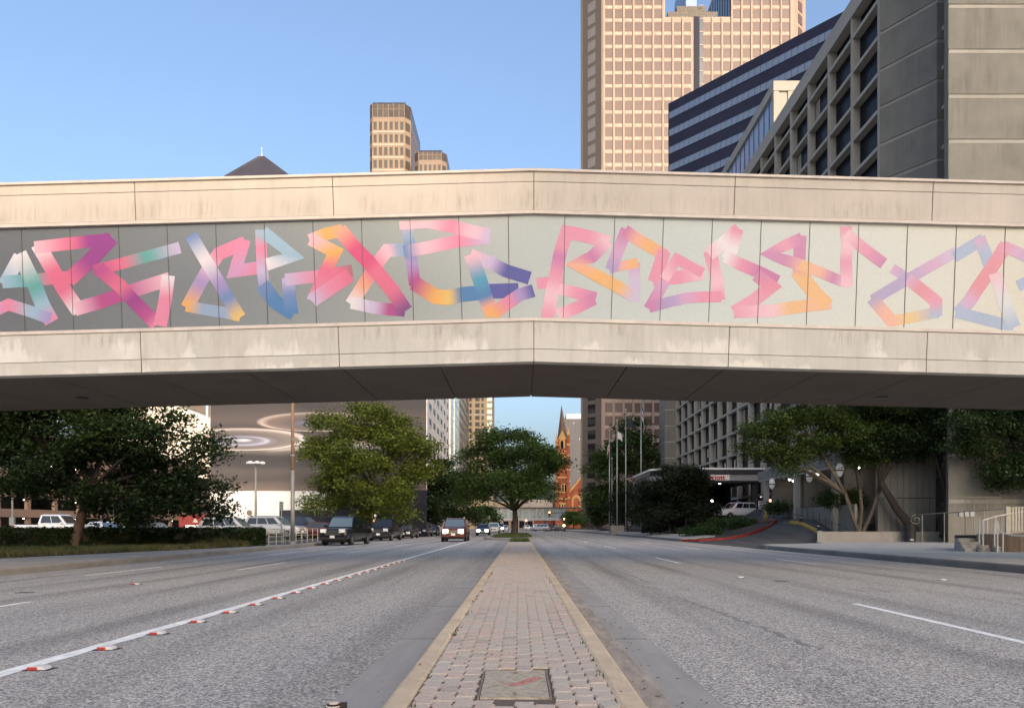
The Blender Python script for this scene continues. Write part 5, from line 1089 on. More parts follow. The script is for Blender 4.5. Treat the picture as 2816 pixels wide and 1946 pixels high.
    MB().box(-s['L'] * .42, s['L'] * .42, -W_ * .40, W_ * .40, .22, .42).build('underbody', M['car_trim'], t, local=True)
    if s.get('bed'):
        MB().box(-2.72, -.98, -.78, .78, 1.10, 1.20).build('bed_cover', M['car_trim'], t, local=True)
    if rack:
        for sd_ in (-1, 1): MB().tube([(xc - .2, sd_ * wt * .85, zr + .09), (xd + .2, sd_ * wt * .85, zr + .09)], .025, 6).build('roof_rail', M['chrome'], t, local=True)
    return t
TO = -math.pi / 2                                     # facing the camera
def rl(x): return rz(x)
car('black pickup truck parked nearest at the left kerb', 'pickup', 'car_black', (-12.1, 53.3, rl(-12.1)), TO - .10, name='pickup_truck', cat='truck', glass='car_glass_pale', group='vehicles parked at the left kerb')
car('second black pickup parked right behind the nearest one', 'pickup', 'car_black', (-12.2, 69.5, rl(-12.2)), TO - .06, name='pickup_truck', cat='truck', group='vehicles parked at the left kerb')
car('black sedan third in the row at the left kerb', 'sedan', 'car_black', (-12.3, 83.5, rl(-12.3)), TO - .05, glass='car_glass_pale', group='vehicles parked at the left kerb')
car('dark small car fourth in the row at the left kerb', 'suv', 'car_navy', (-12.3, 97, rl(-12.3)), TO - .05, glass='car_glass_pale', group='vehicles parked at the left kerb')
car('dark hatchback last in the row at the left kerb', 'sedan', 'car_black', (-12.2, 106, rl(-12.2)), TO, group='vehicles parked at the left kerb')
car('red brown SUV driving toward us with headlights on', 'suv', 'car_red', (-5.0, 59.5, rl(-5)), TO, lights='on', name='red_suv', cat='car', glass='car_glass_pale', rack=True)
car('dark oncoming sedan with headlights on behind the red SUV', 'sedan', 'car_grey', (-4.9, 102, rl(-4.9)), TO, lights='far', name='oncoming_car', group='oncoming cars')
car('white oncoming car just left of the median tree', 'suv', 'car_white', (-4.4, 128, rl(-4.4)), TO, name='oncoming_car', group='oncoming cars', glass='car_glass_pale')
car('white and blue oncoming car beside the tree trunk', 'suv', 'car_silver', (-4.2, 158, rl(-4.2)), TO, lights='far', name='oncoming_car', group='oncoming cars')
car('small white car half hidden by the median trunk', 'sedan', 'car_white', (-3.6, 178, rl(-3.6)), TO, name='oncoming_car', group='oncoming cars')
car('white car partly hidden behind the red SUV', 'sedan', 'car_white', (-8.6, 112, rl(-8.6)), TO, name='oncoming_car', group='oncoming cars')
car('silver SUV stopped right of the median tree far away', 'suv', 'car_silver', (4.9, 185, rl(4.9)), math.pi * .9, name='distant_car', group='far cars right of the median')
car('white car beside the far silver SUV', 'sedan', 'car_white', (1.9, 205, rl(1.9)), math.pi / 2, name='distant_car', group='far cars right of the median')
car('dark sedan right of the far silver SUV', 'sedan', 'car_grey', (7.6, 192, rl(7.6)), math.pi * .6, name='distant_car', group='far cars right of the median')
car('grey car under the right end of the skybridge', 'suv', 'car_grey', (9.9, 188, rl(9.9)), math.pi * .55, name='distant_car', group='far cars right of the median')
car('white car near the far right signal', 'sedan', 'car_white', (9.0, 212, rl(9)), math.pi * .5, name='distant_car', group='far cars right of the median')
car('pale car beyond the far red signal', 'suv', 'car_white', (4.6, 225, rl(4.6)), math.pi * .5, name='distant_car', group='far cars right of the median', glass='car_glass_pale')
# parking lot on the left
lot = tag(MB().prism([(-70, 47), (-14.6, 47), (-14.6, 94), (-70, 94)], -.03, -.006).build('parking_lot', M['lot_asphalt']), kind='structure')
car('white crew cab pickup behind the hedge, seen from its side', 'pickup', 'car_white', (-37.7, 62, .1), 0, name='white_pickup', cat='truck')
car('white sedan nose toward us behind the trunk of the left tree', 'sedan', 'car_white', (-34.2, 63, 0), -.5, glass='car_glass_pale', group='cars in the parking lot')
car('grey hatchback between white sedan and young tree', 'sedan', 'car_grey', (-31.9, 66.5, 0), -.4, glass='car_glass_pale', group='cars in the parking lot')
car('silver station wagon with roof rails over the hedge end', 'suv', 'car_silver', (-22.6, 60, 0), -.05, group='cars in the parking lot', glass='car_glass_pale', rack=True)
car('silver SUV behind the railing in front of the white wall', 'suv', 'car_silver', (-20.4, 63.5, .12), -.15, group='cars in the parking lot', glass='car_glass_pale', rack=True)
car('dark navy SUV in front of the mural wall', 'suv', 'car_navy', (-19.3, 67.5, .2), -.2, group='cars in the parking lot', glass='car_glass_pale')
car('dark maroon sedan behind the railing next to the tall pole', 'sedan', 'car_maroon', (-16.8, 66, 0), -.1, group='cars in the parking lot', glass='car_glass_pale')
# cars at the hotel entrance
car('white pickup with cap waiting at the hotel entrance', 'suv', 'car_white', (23.9, 84.5, dz(23.9, 84.5) - .02), -2.75, name='entrance_pickup', cat='truck')
car('dark red car with glowing brake lights at the hotel entrance', 'sedan', 'car_maroon', (26.3, 80.5, dz(26.3, 80.5)), math.pi / 2, tails='on', name='entrance_car', cat='car')
# ------------------------------------------------------------------ road markers
pm('marker_white', (.62, .60, .57), .6, .15, 20); pm('marker_red', (.42, .035, .03), .35); pm('marker_tar', (.03, .03, .03), .8)
def marker(x, y, label, red=True, group='raised road markers along the white line', s=.84):
    t = thing('road_marker', label, 'road marker', (x, y, rz(x)), group=group)
    MB().prism([(-.105, -.06), (.10, -.06), (.11, .07), (-.10, .07)], .002, .006).build('tar_pad', M['marker_tar'], t, local=True)
    pr = [(-.085, .004), (.085, .004), (.075, .022), (.045, .033), (-.045, .033), (-.075, .022)]
    vs = [(a * s, -.045, z) for a, z in pr] + [(a * s, .05, z) for a, z in pr]; MB().add(vs, [tuple(range(6)), tuple(range(11, 5, -1))] + [(i, (i+1) % 6, 6 + (i+1) % 6, 6 + i) for i in range(6)]).build('body', M['marker_white'], t, local=True)
    if red: MB().box(-.078 * s, .012 * s, -.052, -.0455, .006, .029).build('red_lens', M['marker_red'], t, local=True)
ordn = ['nearest', 'second', 'third', 'fourth', 'fifth', 'sixth', 'seventh', 'eighth', 'ninth', 'tenth', 'eleventh', 'twelfth', 'thirteenth', 'fourteenth', 'fifteenth', 'sixteenth', 'seventeenth', 'eighteenth', 'nineteenth', 'twentieth']
for i in range(20): marker(-3.84, 6.1 + i * 1.0, '%s red and white road marker along the solid white line' % ordn[i])
marker(-8.0, 15.9, 'lone red and white marker between the left lane dashes', group='loose lane markers')
for x, y, lb_ in ((5.0, 17.3, 'white marker between the nearer right lane dashes'), (9.75, 17.6, 'white marker near the right kerb lane'), (9.75, 35.5, 'white marker between the far right lane dashes')): marker(x, y, lb_, False, 'loose lane markers')
for x, y in ((-9.2, 14.2), (5.6, 16.4)): MB().prism([(x - .16, y - .08), (x + .16, y - .06), (x + .15, y + .08), (x - .13, y + .09)], rz(x) + .002, rz(x) + .005).build('tar_patch', M['marker_tar'], road)
# round striped cap lying in the gutter at the bottom edge of the picture
pm('cap_cream', (.62, .52, .42), .5); pm('cap_brown', (.02, .012, .01), .5)
cp = thing('bottle_top', 'small cream and black striped bottle top with black tab in the left gutter', 'bottle top', (-1.105, 4.53, .006))
for nm, mat, rr, z0_, z1_ in (('rim', 'cap_brown', .052, 0, .03), ('band', 'cap_cream', .047, .03, .036), ('crown_ring', 'cap_brown', .040, .036, .046), ('crown', 'cap_cream', .030, .046, .052)):
    MB().lathe([(rr, z0_), (rr, z1_ - .003), (rr * .93, z1_)], (0, 0, 0), 20).build(nm, M[mat], cp, local=True, smooth=False)
MB().prism([(.04, -.02), (.075, -.012), (.075, .02), (.04, .028)], 0, .05).build('tab', M['cap_brown'], cp, local=True)
pm('leaf_litter', (.05, .035, .022), .9, .4, 30); b_ = MB()
for k in range(150):
    if random.random() < .7: x = random.uniform(.70, 1.15); y = random.uniform(3.6, 11)
    else: x = random.uniform(-1.1, 1.0); y = random.uniform(3.6, 12)
    z = (.153 if IL < x < MR and ML < x else rz(x) + .012); s_ = random.uniform(.006, .022); a = random.uniform(0, 6)
    if ML - .02 < x < IL: z = .155
    b_.add([(x + s_ * math.cos(a), y + s_ * math.sin(a), z + .004), (x + s_ * .5 * math.cos(a + 1.6), y + s_ * .5 * math.sin(a + 1.6), z + .002), (x - s_ * math.cos(a), y - s_ * math.sin(a), z + .007), (x + s_ * .5 * math.cos(a - 1.6), y + s_ * .5 * math.sin(a - 1.6), z + .002)], [(0,1,2,3)])
tag(b_.build('leaf_litter', M['leaf_litter']), 'dry leaf bits and grit along the median kerb', 'litter', kind='stuff')

# ------------------------------------------------------------------ poles, signs, railings on the left
pm('pole_tan', (.25, .15, .09), .7, .2, 2); pm('pole_grey', (.22, .22, .21), .6, .15, 2, metal=.3); pm('sign_face', (.70, .70, .68), .5); pm('sign_back', (.25, .26, .26), .5, metal=.4); pm('sign_red', (.45, .03, .03), .5); pm('rail_cream', (.45, .41, .33), .55, .15, 4); pm('sign_text', (.05, .05, .05), .6)
t = thing('utility_pole', 'tall tan pole at the left kerb reaching up behind the bridge', 'pole', (-14.35, 48.2, -.02))
MB().tube([(0, 0, 0), (0, 0, 4.6)], [.135, .12], 12).build('lower_shaft', M['pole_grey'], t, local=True, smooth=True); MB().tube([(0, 0, 4.6), (0, 0, 13)], [.105, .085], 12).build('upper_shaft', M['pole_tan'], t, local=True, smooth=True)
MB().lathe([(.24, 0), (.24, .12), (.18, .2)], (0, 0, 0), 12).build('base_flange', M['pole_grey'], t, local=True)
for z in (4.6, 5.6, 6.6): MB().lathe([(.14, z - .05), (.14, z + .05)], (0, 0, 0), 12).build('clamp_band', M['pole_grey'], t, local=True)
t = thing('lot_light_pole', 'parking lot light pole with ring of floodlights before the mural wall', 'lamp post', (-24.4, 70.5, 0)); zt_ = HC + (VY - 1276) / F * 70.5
MB().tube([(0, 0, 0), (0, 0, zt_)], [.12, .09], 10).build('shaft', M['pole_grey'], t, local=True, smooth=True); MB().lathe([(.32, 0), (.32, .8), (.28, .85)], (0, 0, 0), 12).build('concrete_base', M['kerb_grey'], t, local=True)
for k in range(6):
    a = k * math.pi / 3; c_ = (math.cos(a) * .62, math.sin(a) * .62, zt_ + .1); MB().tube([(0, 0, zt_), c_], .035, 6).build('arm', M['pole_grey'], t, local=True); MB().lathe([(.10, .16), (.24, .10), (.27, -.02), (.22, -.10), (.05, -.12)], c_, 12).build('floodlight', M['lamp_clear'], t, local=True, smooth=True)
def sign(name, label, x, y, z0_, zs0, zs1, w, face, text=None, group=None, cat='sign', lines=0, red=False, back=False):
    t = thing(name, label, cat, (x, y, z0_), group=group); MB().tube([(0, .03, -.1), (0, .03, zs1 - z0_ - .02)], .03, 8).build('post', M['pole_grey'], t, local=True)
    MB().box(-w / 2, w / 2, -.015, .0, zs0 - z0_, zs1 - z0_).build('panel', M[face], t, local=True)
    if lines:
        h = (zs1 - zs0); b_ = MB()
        for q in range(lines):
            zz_ = zs0 - z0_ + h * (q + .6) / (lines + .3); b_.box(-w * .36, w * .36, -.019, -.0155, zz_ - h * .10 / lines * 2, zz_ + h * .12 / lines * 2)
        b_.build('lettering', M['sign_red' if red else 'sign_text'], t, local=True)
    return t
zf = lambda py, Y: HC + (VY - py) / F * Y
sign('street_sign', 'grey sign on thin post left of the tall tan pole', -14.75, 47.2, -.02, zf(1402, 47.2), zf(1378, 47.2), .26, 'sign_back', lines=3)
sign('street_sign', 'small pale sign behind the parked black cars', -14.5, 104, -.02, zf(1437, 104), zf(1425, 104), .36, 'sign_face', lines=2)
t = sign('street_sign', 'blue and yellow sign stack behind the second black pickup', -14.6, 77, -.02, zf(1420, 77), zf(1412, 77), .42, 'navy_panel'); MB().box(-.22, .22, -.015, 0, zf(1434, 77), zf(1427, 77)).build('yellow_panel', pm('sign_yellow', (.5, .33, .06), .5), t, local=True)
MB().lathe([(.12, -.02), (.12, -.03)], (0, 0, zf(1416, 77) ), 12, 'Y').build('round_symbol', M['sign_face'], t, local=True)
rt = thing('lot_railing', 'low cream metal railing between hedge end and black pickup', 'railing', (-15.3, 50.5, 0))
for k in range(9): y = 45.6 + k * 1.45; x = -15.0 - .02 * k; MB().tube([(x, y, 0), (x, y, .95)], .025, 6).build('post', M['rail_cream'], rt)
for z in (.95, .5, .18): MB().tube([(-15.0, 45.6, z), (-15.16, 57.2, z)], .02, 6).build('rail', M['rail_cream'], rt)
br_ = thing('bike_rack', 'square metal hoop standing in front of the lot railing', 'bike rack', (-14.75, 48.9, 0)); MB().tube([(-.28, 0, 0), (-.28, 0, .85), (.28, 0, .85), (.28, 0, 0)], .025, 6).build('hoop', M['rail_cream'], br_, local=True)
rc = thing('red_trailer', 'red and white kiosk trailer behind the hedge', 'trailer', (-32.4, 78, 0)); MB().box(-1.95, 1.6, -1.1, 1.1,   .5, 2.35).build('body', pm('trailer_red', (.20, .022, .02), .5, .1, 1), rc, local=True); MB().box(-1.3, .6, -1.13, -1.10, .9, 1.25).build('white_band', M['sign_face'], rc, local=True)
MB().add([(-.6, -1.115, 1.5), (.0, -1.115, 1.5), (-.3, -1.115, 1.95)], [(0,1,2)]).build('emblem', M['rail_cream'], rc, local=True)
for xx in (-1.2, .9):
    for yy in (-1, 1): MB().lathe([(.3, -.1), (.34, 0), (.3, .1)], (xx, yy * .95, .34), 14, 'Y').build('wheel', M['tyre'], rc, local=True)
MB().tube([(-1.9, 0, .55), (-3, 0, .45)], .05, 6).build('tow_bar', M['pole_grey'], rc, local=True)
for i, (px, Y, top) in enumerate(((34, 66, 1365), (313, 74, 1378))):
    c_ = P(px, 1447, Y); t = thing('lot_post', ('thin dark post above the white pickup', 'short pale post with yellow box behind the left tree')[i], 'post', (c_.x, Y, 0)); MB().tube([(0, 0, 0), (0, 0, zf(top, Y))], .08, 8).build('shaft', M['pole_grey' if not i else 'rail_cream'], t, local=True); MB().box(-.2, .2, -.12, .12, 1.2, 1.9).build('box', M['sign_yellow' if i else 'sign_back'], t, local=True)

# ------------------------------------------------------------------ flags and signs on the right
pm('pole_alu', (.38, .40, .40), .4, metal=.6); pm('flag_white', (.62, .60, .60), .8); pm('flag_red', (.36, .03, .05), .8); pm('flag_navy', (.015, .02, .06), .8); pm('flag_dark', (.02, .026, .028), .8); pm('gold_ball', (.6, .5, .3), .3, metal=.8)
def flag(parent, x, z, w, h, cols_, sag, side=1):
    k = 9; nst = len(cols_)
    for q, mat in enumerate(cols_):
        b_ = MB(); vs = []; fs = []
        for i in range(k + 1):
            t_ = i / k; xx = x + side * w * t_ * (1 - .25 * t_); yy = .12 * math.sin(t_ * 8); dzz = -sag * t_ ** 1.2
            for zz_ in (z - h * q / nst, z - h * (q + 1) / nst): vs.append((xx, yy, zz_ + dzz)); 
            if i: fs.append((2*i-2, 2*i-1, 2*i+1, 2*i))
        o = b_.add(vs, fs).build('flag_stripe' if nst > 1 else 'flag_cloth', M[mat], parent, local=True); sl = o.modifiers.new('thick', 'SOLIDIFY'); sl.thickness = .02
for i, (px, top, Y, r_, lb_) in enumerate(((1697, 1157, 113, .085, 'tallest flagpole on the concrete pedestal with white flag'), (1721, 1128, 118, .085, 'flagpole with drooping dark flag behind the pedestal pole'), (1763, 1098, 121, .10, 'flagpole with red white and navy flag nearest the hotel'), (1676, 1186, 126, .08, 'short leftmost flagpole with striped flag'), (1683, 1262, 130, .06, 'thin bare pole beside the leftmost flagpole'))):
    c_ = P(px, 1447, Y); t = thing('flagpole', lb_, 'flagpole', (c_.x, Y, .1), group='flagpoles in front of the hotel'); zt_ = zf(top, Y) - .1
    if i == 0:
        MB().box(-.95, .95, -.8, .8, -.2, 1.15).build('pedestal', M['kerb_grey'], t, local=True)
        c2 = 1.15
    MB().tube([(0, 0, 0), (0, 0, zt_)], [r_ * 1.25, r_ * .7], 10).build('shaft', M['pole_alu'], t, local=True, smooth=True); MB().lathe([(.02, -.15), (.13, -.08), (.16, .03), (.1, .14), (.02, .17)], (0, 0, zt_ + .1), 10).build('ball', M['gold_ball'], t, local=True, smooth=True)
    ff = lambda py: zf(py, Y) - .1
    if i == 0: flag(t, .08, ff(1186), .95, 1.0, ['flag_white'], .5)
    if i == 1: flag(t, .08, ff(1145), 2.0, 1.25, ['flag_dark'], 1.5)
    if i == 2: flag(t, .08, ff(1116), .55, 1.9, ['flag_navy', 'flag_white', 'flag_red', 'flag_white'], 1.6)
    if i == 3: flag(t, -.06, ff(1220), .42, 1.7, ['flag_white', 'flag_red', 'flag_white', 'flag_red', 'flag_navy'], .9, -1)
sign('parking_sign', 'white and red parking sign on thin post beside the right kerb', 18.1, 97, .25, zf(1402, 97), zf(1380, 97), .55, 'sign_face', lines=4, red=True)
sign('valet_sign', 'white notice board with red footer at the hotel entrance', 24.5, 77.5, dz(24.5, 77.5), zf(1399, 77.5), zf(1377, 77.5), .62, 'sign_face', lines=3)
sign('ramp_sign', 'small white sign standing on the ramp wall', 24.7, 59, zf(1396, 59), zf(1384, 59), zf(1367, 59), .22, 'sign_face', lines=3)
sign('drive_sign', 'small dark post sign beside the yellow kerb', 24.0, 58.2, dz(24, 58.2), zf(1412, 58.2), zf(1399, 58.2), .3, 'sign_back', lines=2)
t = thing('yellow_bollard', 'yellow bollard at the red kerb corner of the drive', 'bollard', (23.4, 72.5, dz(23.4, 72.5))); pm('safety_yellow', (.50, .33, .06), .6, .2, 3)
MB().lathe([(.16, 0), (.16, 1.1), (.14, 1.2), (.07, 1.26)], (0, 0, 0), 14).build('post', M['safety_yellow'], t, local=True, smooth=True); MB().lathe([(.165, .9), (.165, 1.0)], (0, 0, 0), 14).build('band', M['sign_face'], t, local=True)
yk = thing('yellow_kerb', 'yellow painted kerb along the hotel drive', 'kerb', (23.6, 62.5, dz(23.6, 62)))
for k in range(7):
    y0_ = 58.2 + k * 1.2; MB().slab((23.5, y0_, dz(23.5, y0_) - .1), (.28, 0, 0), (0, 1.16, dz(23.5, y0_ + 1.16) - dz(23.5, y0_)), (0, 0, .30)).build('kerb_stone', M['kerb_red' if k == 0 else 'sign_face' if k == 1 else 'safety_yellow'], yk)
pm('cone_black', (.02, .02, .02), .6)
for i, (x, y) in enumerate(((23.62, 60.4), (23.62, 64.2), (25.4, 69.5))):
    t = thing('traffic_cone', ('dark cone on the red and yellow kerb, nearest', 'dark cone on the far end of the yellow kerb', 'dark cone with white collar by the ramp railing')[i], 'cone', (x, y, dz(x, y) + (.2 if i < 2 else 0)), group='cones at the hotel drive')
    MB().box(-.16, .16, -.16, .16, 0, .04).build('base', M['cone_black'], t, local=True); MB().lathe([(.12, .04), (.03, .52)], (0, 0, 0), 12).build('cone', M['cone_black'], t, local=True); MB().lathe([(.075, .30), (.058, .38)], (0, 0, 0), 12).build('collar', M['sign_face'], t, local=True)

# ------------------------------------------------------------------ hotel entrance canopy and colonnade
pm('canopy_navy', (.010, .011, .020), .5); pm('canopy_grey', (.26, .26, .265), .6, .1, 1); pm('canopy_white', (.70, .70, .68), .5); pm('lettering_red', (.55, .008, .02), .45, spec=.2)
CY = 88.0; ux = lambda px: (px - VX) / F * CY; uz = lambda py: HC + (VY - py) / F * CY
cn = thing('entrance_canopy', 'dark hotel entrance canopy with white fascia and red lettering', 'canopy', (22, 93, dz(22, 93)))
x0c, x1c = ux(1838), ux(2094)
pl2 = [(x0c - 1.6, CY + 2.2), (x0c, CY), (x1c, CY), (x1c, CY + 14), (x0c - 1.6, CY + 14)]
off = lambda e: [(x0c - 1.6 - e, CY + 2.2 - e), (x0c - e * .4, CY - e), (x1c + e, CY - e), (x1c + e, CY + 14), (x0c - 1.6 - e, CY + 14)]
MB().prism(off(.30), uz(1291), uz(1286)).build('coping', M['canopy_white'], cn); MB().prism(off(.2), uz(1303), uz(1291) - .003).build('navy_band', M['canopy_navy'], cn); MB().prism(off(0), uz(1321), uz(1303) - .003).build('fascia', M['canopy_grey'], cn); MB().prism(off(-.3), uz(1326), uz(1321) - .003).build('ceiling', M['canopy_navy'], cn)
MB().box(ux(1912), ux(2006), CY - .06, CY - .003, uz(1320), uz(1304)).build('sign_panel', M['canopy_white'], cn)
fc = bpy.data.curves.new('sign_text', 'FONT'); fc.body = 'Marriott'; fc.size = 1; fc.extrude = .02; fc.offset = .025
fo = bpy.data.objects.new('lettering_source', fc); C.objects.link(fo); bpy.context.view_layer.update()
me = bpy.data.meshes.new_from_object(fo.evaluated_get(bpy.context.evaluated_depsgraph_get())); bpy.data.objects.remove(fo)
xsz = max(v.co.x for v in me.vertices); ysz = max(v.co.y for v in me.vertices); Wt, Ht = ux(1994) - ux(1926), uz(1305.5) - uz(1318.5)
me.transform(Matrix(((Wt / xsz, 0, 0, ux(1926)), (0, 0, -1, CY - .09), (0, Ht / ysz, 0, uz(1318.5)), (0, 0, 0, 1)))); me.transform(Matrix.Translation(-wloc(cn))); me.materials.clear(); me.materials.append(M['lettering_red'])
lo = bpy.data.objects.new('lettering', me); C.objects.link(lo); lo.parent = cn
for xx in (x0c + .4, x1c - .8):
    for yy in (CY + .8, CY + 12): MB().box(xx, xx + .6, yy, yy + .6, -.2, uz(1326)).build('column', M['canopy_navy'], cn)
MB().box(x0c - 1, x1c, CY + 13, CY + 13.6, 0, uz(1326)).build('entrance_wall', M['hotel_glass'], cn)
for px, py in ((1979, 1328), (1958, 1377)): c_ = P(px, py, CY + 2); MB().lathe([(.02, -.1), (.12, -.05), (.12, .05), (.02, .1)], c_, 10).build('ceiling_lamp', M['lamp_white'], cn)
cl = thing('entrance_colonnade', 'concrete colonnade with sloping beam and lit lamps beside the hotel drive', 'colonnade', (25, 66, 1.5))
CX = 24.3; bt = HC + .228 * CX; bb2 = HC + .186 * CX
MB().box(CX, CX + 5, 57.2, 78, bb2 + .25, bt).build('beam', M['hotel_concrete'], cl); MB().box(CX + .06, CX + 4.9, 57.3, 77.9, bb2, bb2 + .25).build('beam_lip', M['hotel_frame'], cl)
for y in (59.6, 67.9, 76.4):
    MB().box(CX + .1, CX + .55, y - .28, y + .28, dz(CX, y) - .3, bb2).build('column', M['hotel_frame'], cl); MB().box(CX + .9, CX + 4.8, y - .2, y + .2, 1.3, bb2).build('cross_wall', M['hotel_concrete'], cl)
MB().box(CX + 4.4, CX + 4.8, 57.4, 78, 1, bb2).build('rear_wall', M['canopy_navy'], cl)
for k in range(9):
    MB().box(26.6 + k * .48, 27.055 + k * .48, 56.75, 57.15, .1, 3.2).build('end_wall_board', M['hotel_concrete'], cl); MB().box(26.6 + k * .48, 27.055 + k * .48, 56.75, 57.15, 3.24, bt + .3).build('end_wall_board', M['hotel_concrete'], cl)
for y, x in ((58.2, 1.5), (61.5, 1.8), (63.5, 2.8), (65.5, 1.2), (70, 2.0), (72.5, 1.3), (74.6, 2.4)): MB().lathe([(.03, -.08), (.11, -.06), (.11, 0)], (CX + x, y, bb2 - .05), 10).build('downlight', M['lamp_white'], cl)
pm('globe_lit', (.45, .45, .45), .2, emit=(1, .97, .9), es=.05)
for y, zpy in ((57.2, 1293), (63.2, 1310), (72.6, 1331)):
    z_ = zf(zpy, y); t = thing('globe_lantern', {57.2: 'round glass lantern nearest the multi stemmed tree', 63.2: 'round glass lantern between the colonnade columns', 72.6: 'round glass lantern nearest the entrance canopy'}[y], 'lantern', (CX - .35, y, z_), group='lanterns hung on the colonnade')
    MB().lathe([(.06, .55), (.2, .45), (.27, .2), (.27, -.1), (.16, -.4), (.04, -.46)], (0, 0, 0), 12).build('globe', M['globe_lit'], t, local=True, smooth=True); MB().lathe([(.28, -.05), (.28, .05)], (0, 0, 0), 12).build('band', M['steel_dark'], t, local=True); MB().tube([(0, 0, .5), (0, 0, bt - z_ + .05 - .4), (.4, 0, bt - z_ - .2)], .02, 6).build('hanger', M['steel_dark'], t, local=True)
rw = thing('ramp_wall', 'light concrete ramp wall under the colonnade with dark handrail', 'wall', (24.8, 63, 1.2))
MB().add([(24.75, 56.5, .6), (24.95, 56.5, .6), (24.95, 75, 1.0), (24.75, 75, 1.0), (24.75, 56.5, HC + .067 * 24.8), (24.95, 56.5, HC + .067 * 24.8), (24.95, 75, HC + .062 * 24.8), (24.75, 75, HC + .062 * 24.8)], [(0,3,2,1),(4,5,6,7),(0,1,5,4),(1,2,6,5),(2,3,7,6),(3,0,4,7)]).build('panel', M['hotel_concrete'], rw)
for k in range(15): y = 57 + k * 1.25; MB().tube([(24.3, y, dz(24.3, y)), (24.3, y, dz(24.3, y) + 1.05)], .025, 6).build('rail_post', M['steel_dark'], rw)
for q in (1.05, .55): MB().tube([(24.3, 57, dz(24.3, 57) + q), (24.3, 74.5, dz(24.3, 74.5) + q)], .025, 6).build('handrail', M['steel_dark'], rw)

# ------------------------------------------------------------------ raised bed, railings, steps at far right
stained('bed_wall', (.30, .28, .245), (.20, .18, .15), .6, .3, 2.0)
bw = thing('raised_bed', 'low concrete raised bed wall with trees by the drive', 'planter', (27, 56, 0))
w3 = [(21.5, 55.2), (26.4, 54.2), (30.5, 54.6), (32.6, 57.2)]
for a, c2 in zip(w3[:-1], w3[1:]):
    d = Vector((c2[0] - a[0], c2[1] - a[1], 0)).normalized(); nn = Vector((-d.y, d.x, 0)) * .22
    MB().prism([(a[0], a[1]), (c2[0], c2[1]), (c2[0] + nn.x, c2[1] + nn.y), (a[0] + nn.x, a[1] + nn.y)], -.1, .74).build('wall_segment', M['bed_wall'], bw)
MB().prism([(21.6, 55.45), (26.4, 54.45), (30.4, 54.85), (32.4, 57.1), (32, 59.5), (23.2, 59.5)], -.1, .66).build('soil', M['soil'], bw)
sr = thing('scroll_railing', 'cream railing with curled end above the raised bed wall', 'railing', (32, 52.5, 0)); pm('rail_pale', (.24, .225, .185), .5, .1, 3)
ra = [P(2520, 1414, 53), P(2597, 1410, 51), P(2706, 1402, 47), P(2786, 1397, 44)]
MB().tube(ra, .035, 8).build('top_rail', M['rail_pale'], sr, smooth=True)
for p in [P(2536, 1413, 52.6), P(2597, 1410, 51), P(2706, 1402, 47)]: MB().tube([p, (p.x, p.y, .0)], .032, 8).build('post', M['rail_pale'], sr)
sc_ = [ra[0] + Vector((-.02 - .42 * math.sin(a) * (1 - a / 11), 0, -.38 + .38 * math.cos(a) * (1 - a / 11))) for a in [i * .45 for i in range(20)]]
MB().tube(sc_, .028, 6).build('scroll', M['rail_pale'], sr, smooth=True)
tb_ = thing('trash_bin', 'black domed trash bin beside the leaning tree', 'bin', (27.4, 53.6, .02)); MB().lathe([(.34, 0), (.36, .9), (.44, .92), (.44, 1.0), (.36, 1.05), (.33, 1.22)], (0, 0, 0), 16).build('body', M['cone_black'], tb_, local=True, smooth=False); MB().box(-.2, .05, -.375, -.34, .12, .2).build('label', M['sign_face'], tb_, local=True)
stp = thing('corner_steps', 'pale concrete steps between white handrails at lower right', 'steps', (19.6, 33.5, .02))
for k in range(4):
    a0 = .28 * k; MB().slab((19.05 + a0 * .35, 32.7 + a0 * 1.2, .02), (1.25, .05, 0), (.14, .55, 0), (0, 0, .14 * (k + 1))).build('step', M['sidewalk'], stp)
hr = thing('step_handrails', 'white pipe handrails flanking the corner steps', 'railing', (19.4, 33, .02)); pm('rail_white', (.62, .60, .54), .45, .1, 4)
for (px, Y, py0) in ((2693, 33, 1427), (2703, 32.6, 1428), (2735, 32.6, 1437), (2743, 32.2, 1432)):
    p = P(px, py0, Y); MB().tube([p, (p.x, p.y, 0)], .032, 8).build('post', M['rail_white'], hr)
for (px, Y, py0) in ((2715, 34.5, 1424), (2738, 36.5, 1418)):
    p = P(px, py0, Y); MB().tube([p, (p.x, p.y, 0)], .03, 8).build('post', M['rail_white'], hr)
MB().tube([P(2703, 1430, 32.6), P(2715, 1426, 34.5), P(2740, 1419, 36.5), P(2782, 1411, 38), P(2850, 1400, 39)], .03, 8).build('handrail', M['rail_white'], hr, smooth=True)
MB().tube([P(2743, 1434, 32.2), P(2748, 1460, 32.3), P(2760, 1466, 32.2), P(2790, 1472, 31.6), P(2860, 1476, 30)], .03, 8).build('handrail', M['rail_white'], hr, smooth=True)
p = P(2758, 1464, 32.2); MB().tube([p, (p.x, p.y, 0)], .03, 8).build('post', M['rail_white'], hr)
for px in (2698, 2740): p = P(px, 1500, 32.6); MB().lathe([(.16, 0), (.16, .22), (.05, .30)], (p.x, p.y, .0), 12).build('footing', M['bed_wall'], hr)
pm('board_brown', (.24, .17, .115), .8, .25, 2, (6, 6, .4)); cw = thing('curved_planter', 'curved brown board formed planter wall at lower right edge', 'planter', (23, 34, 0))
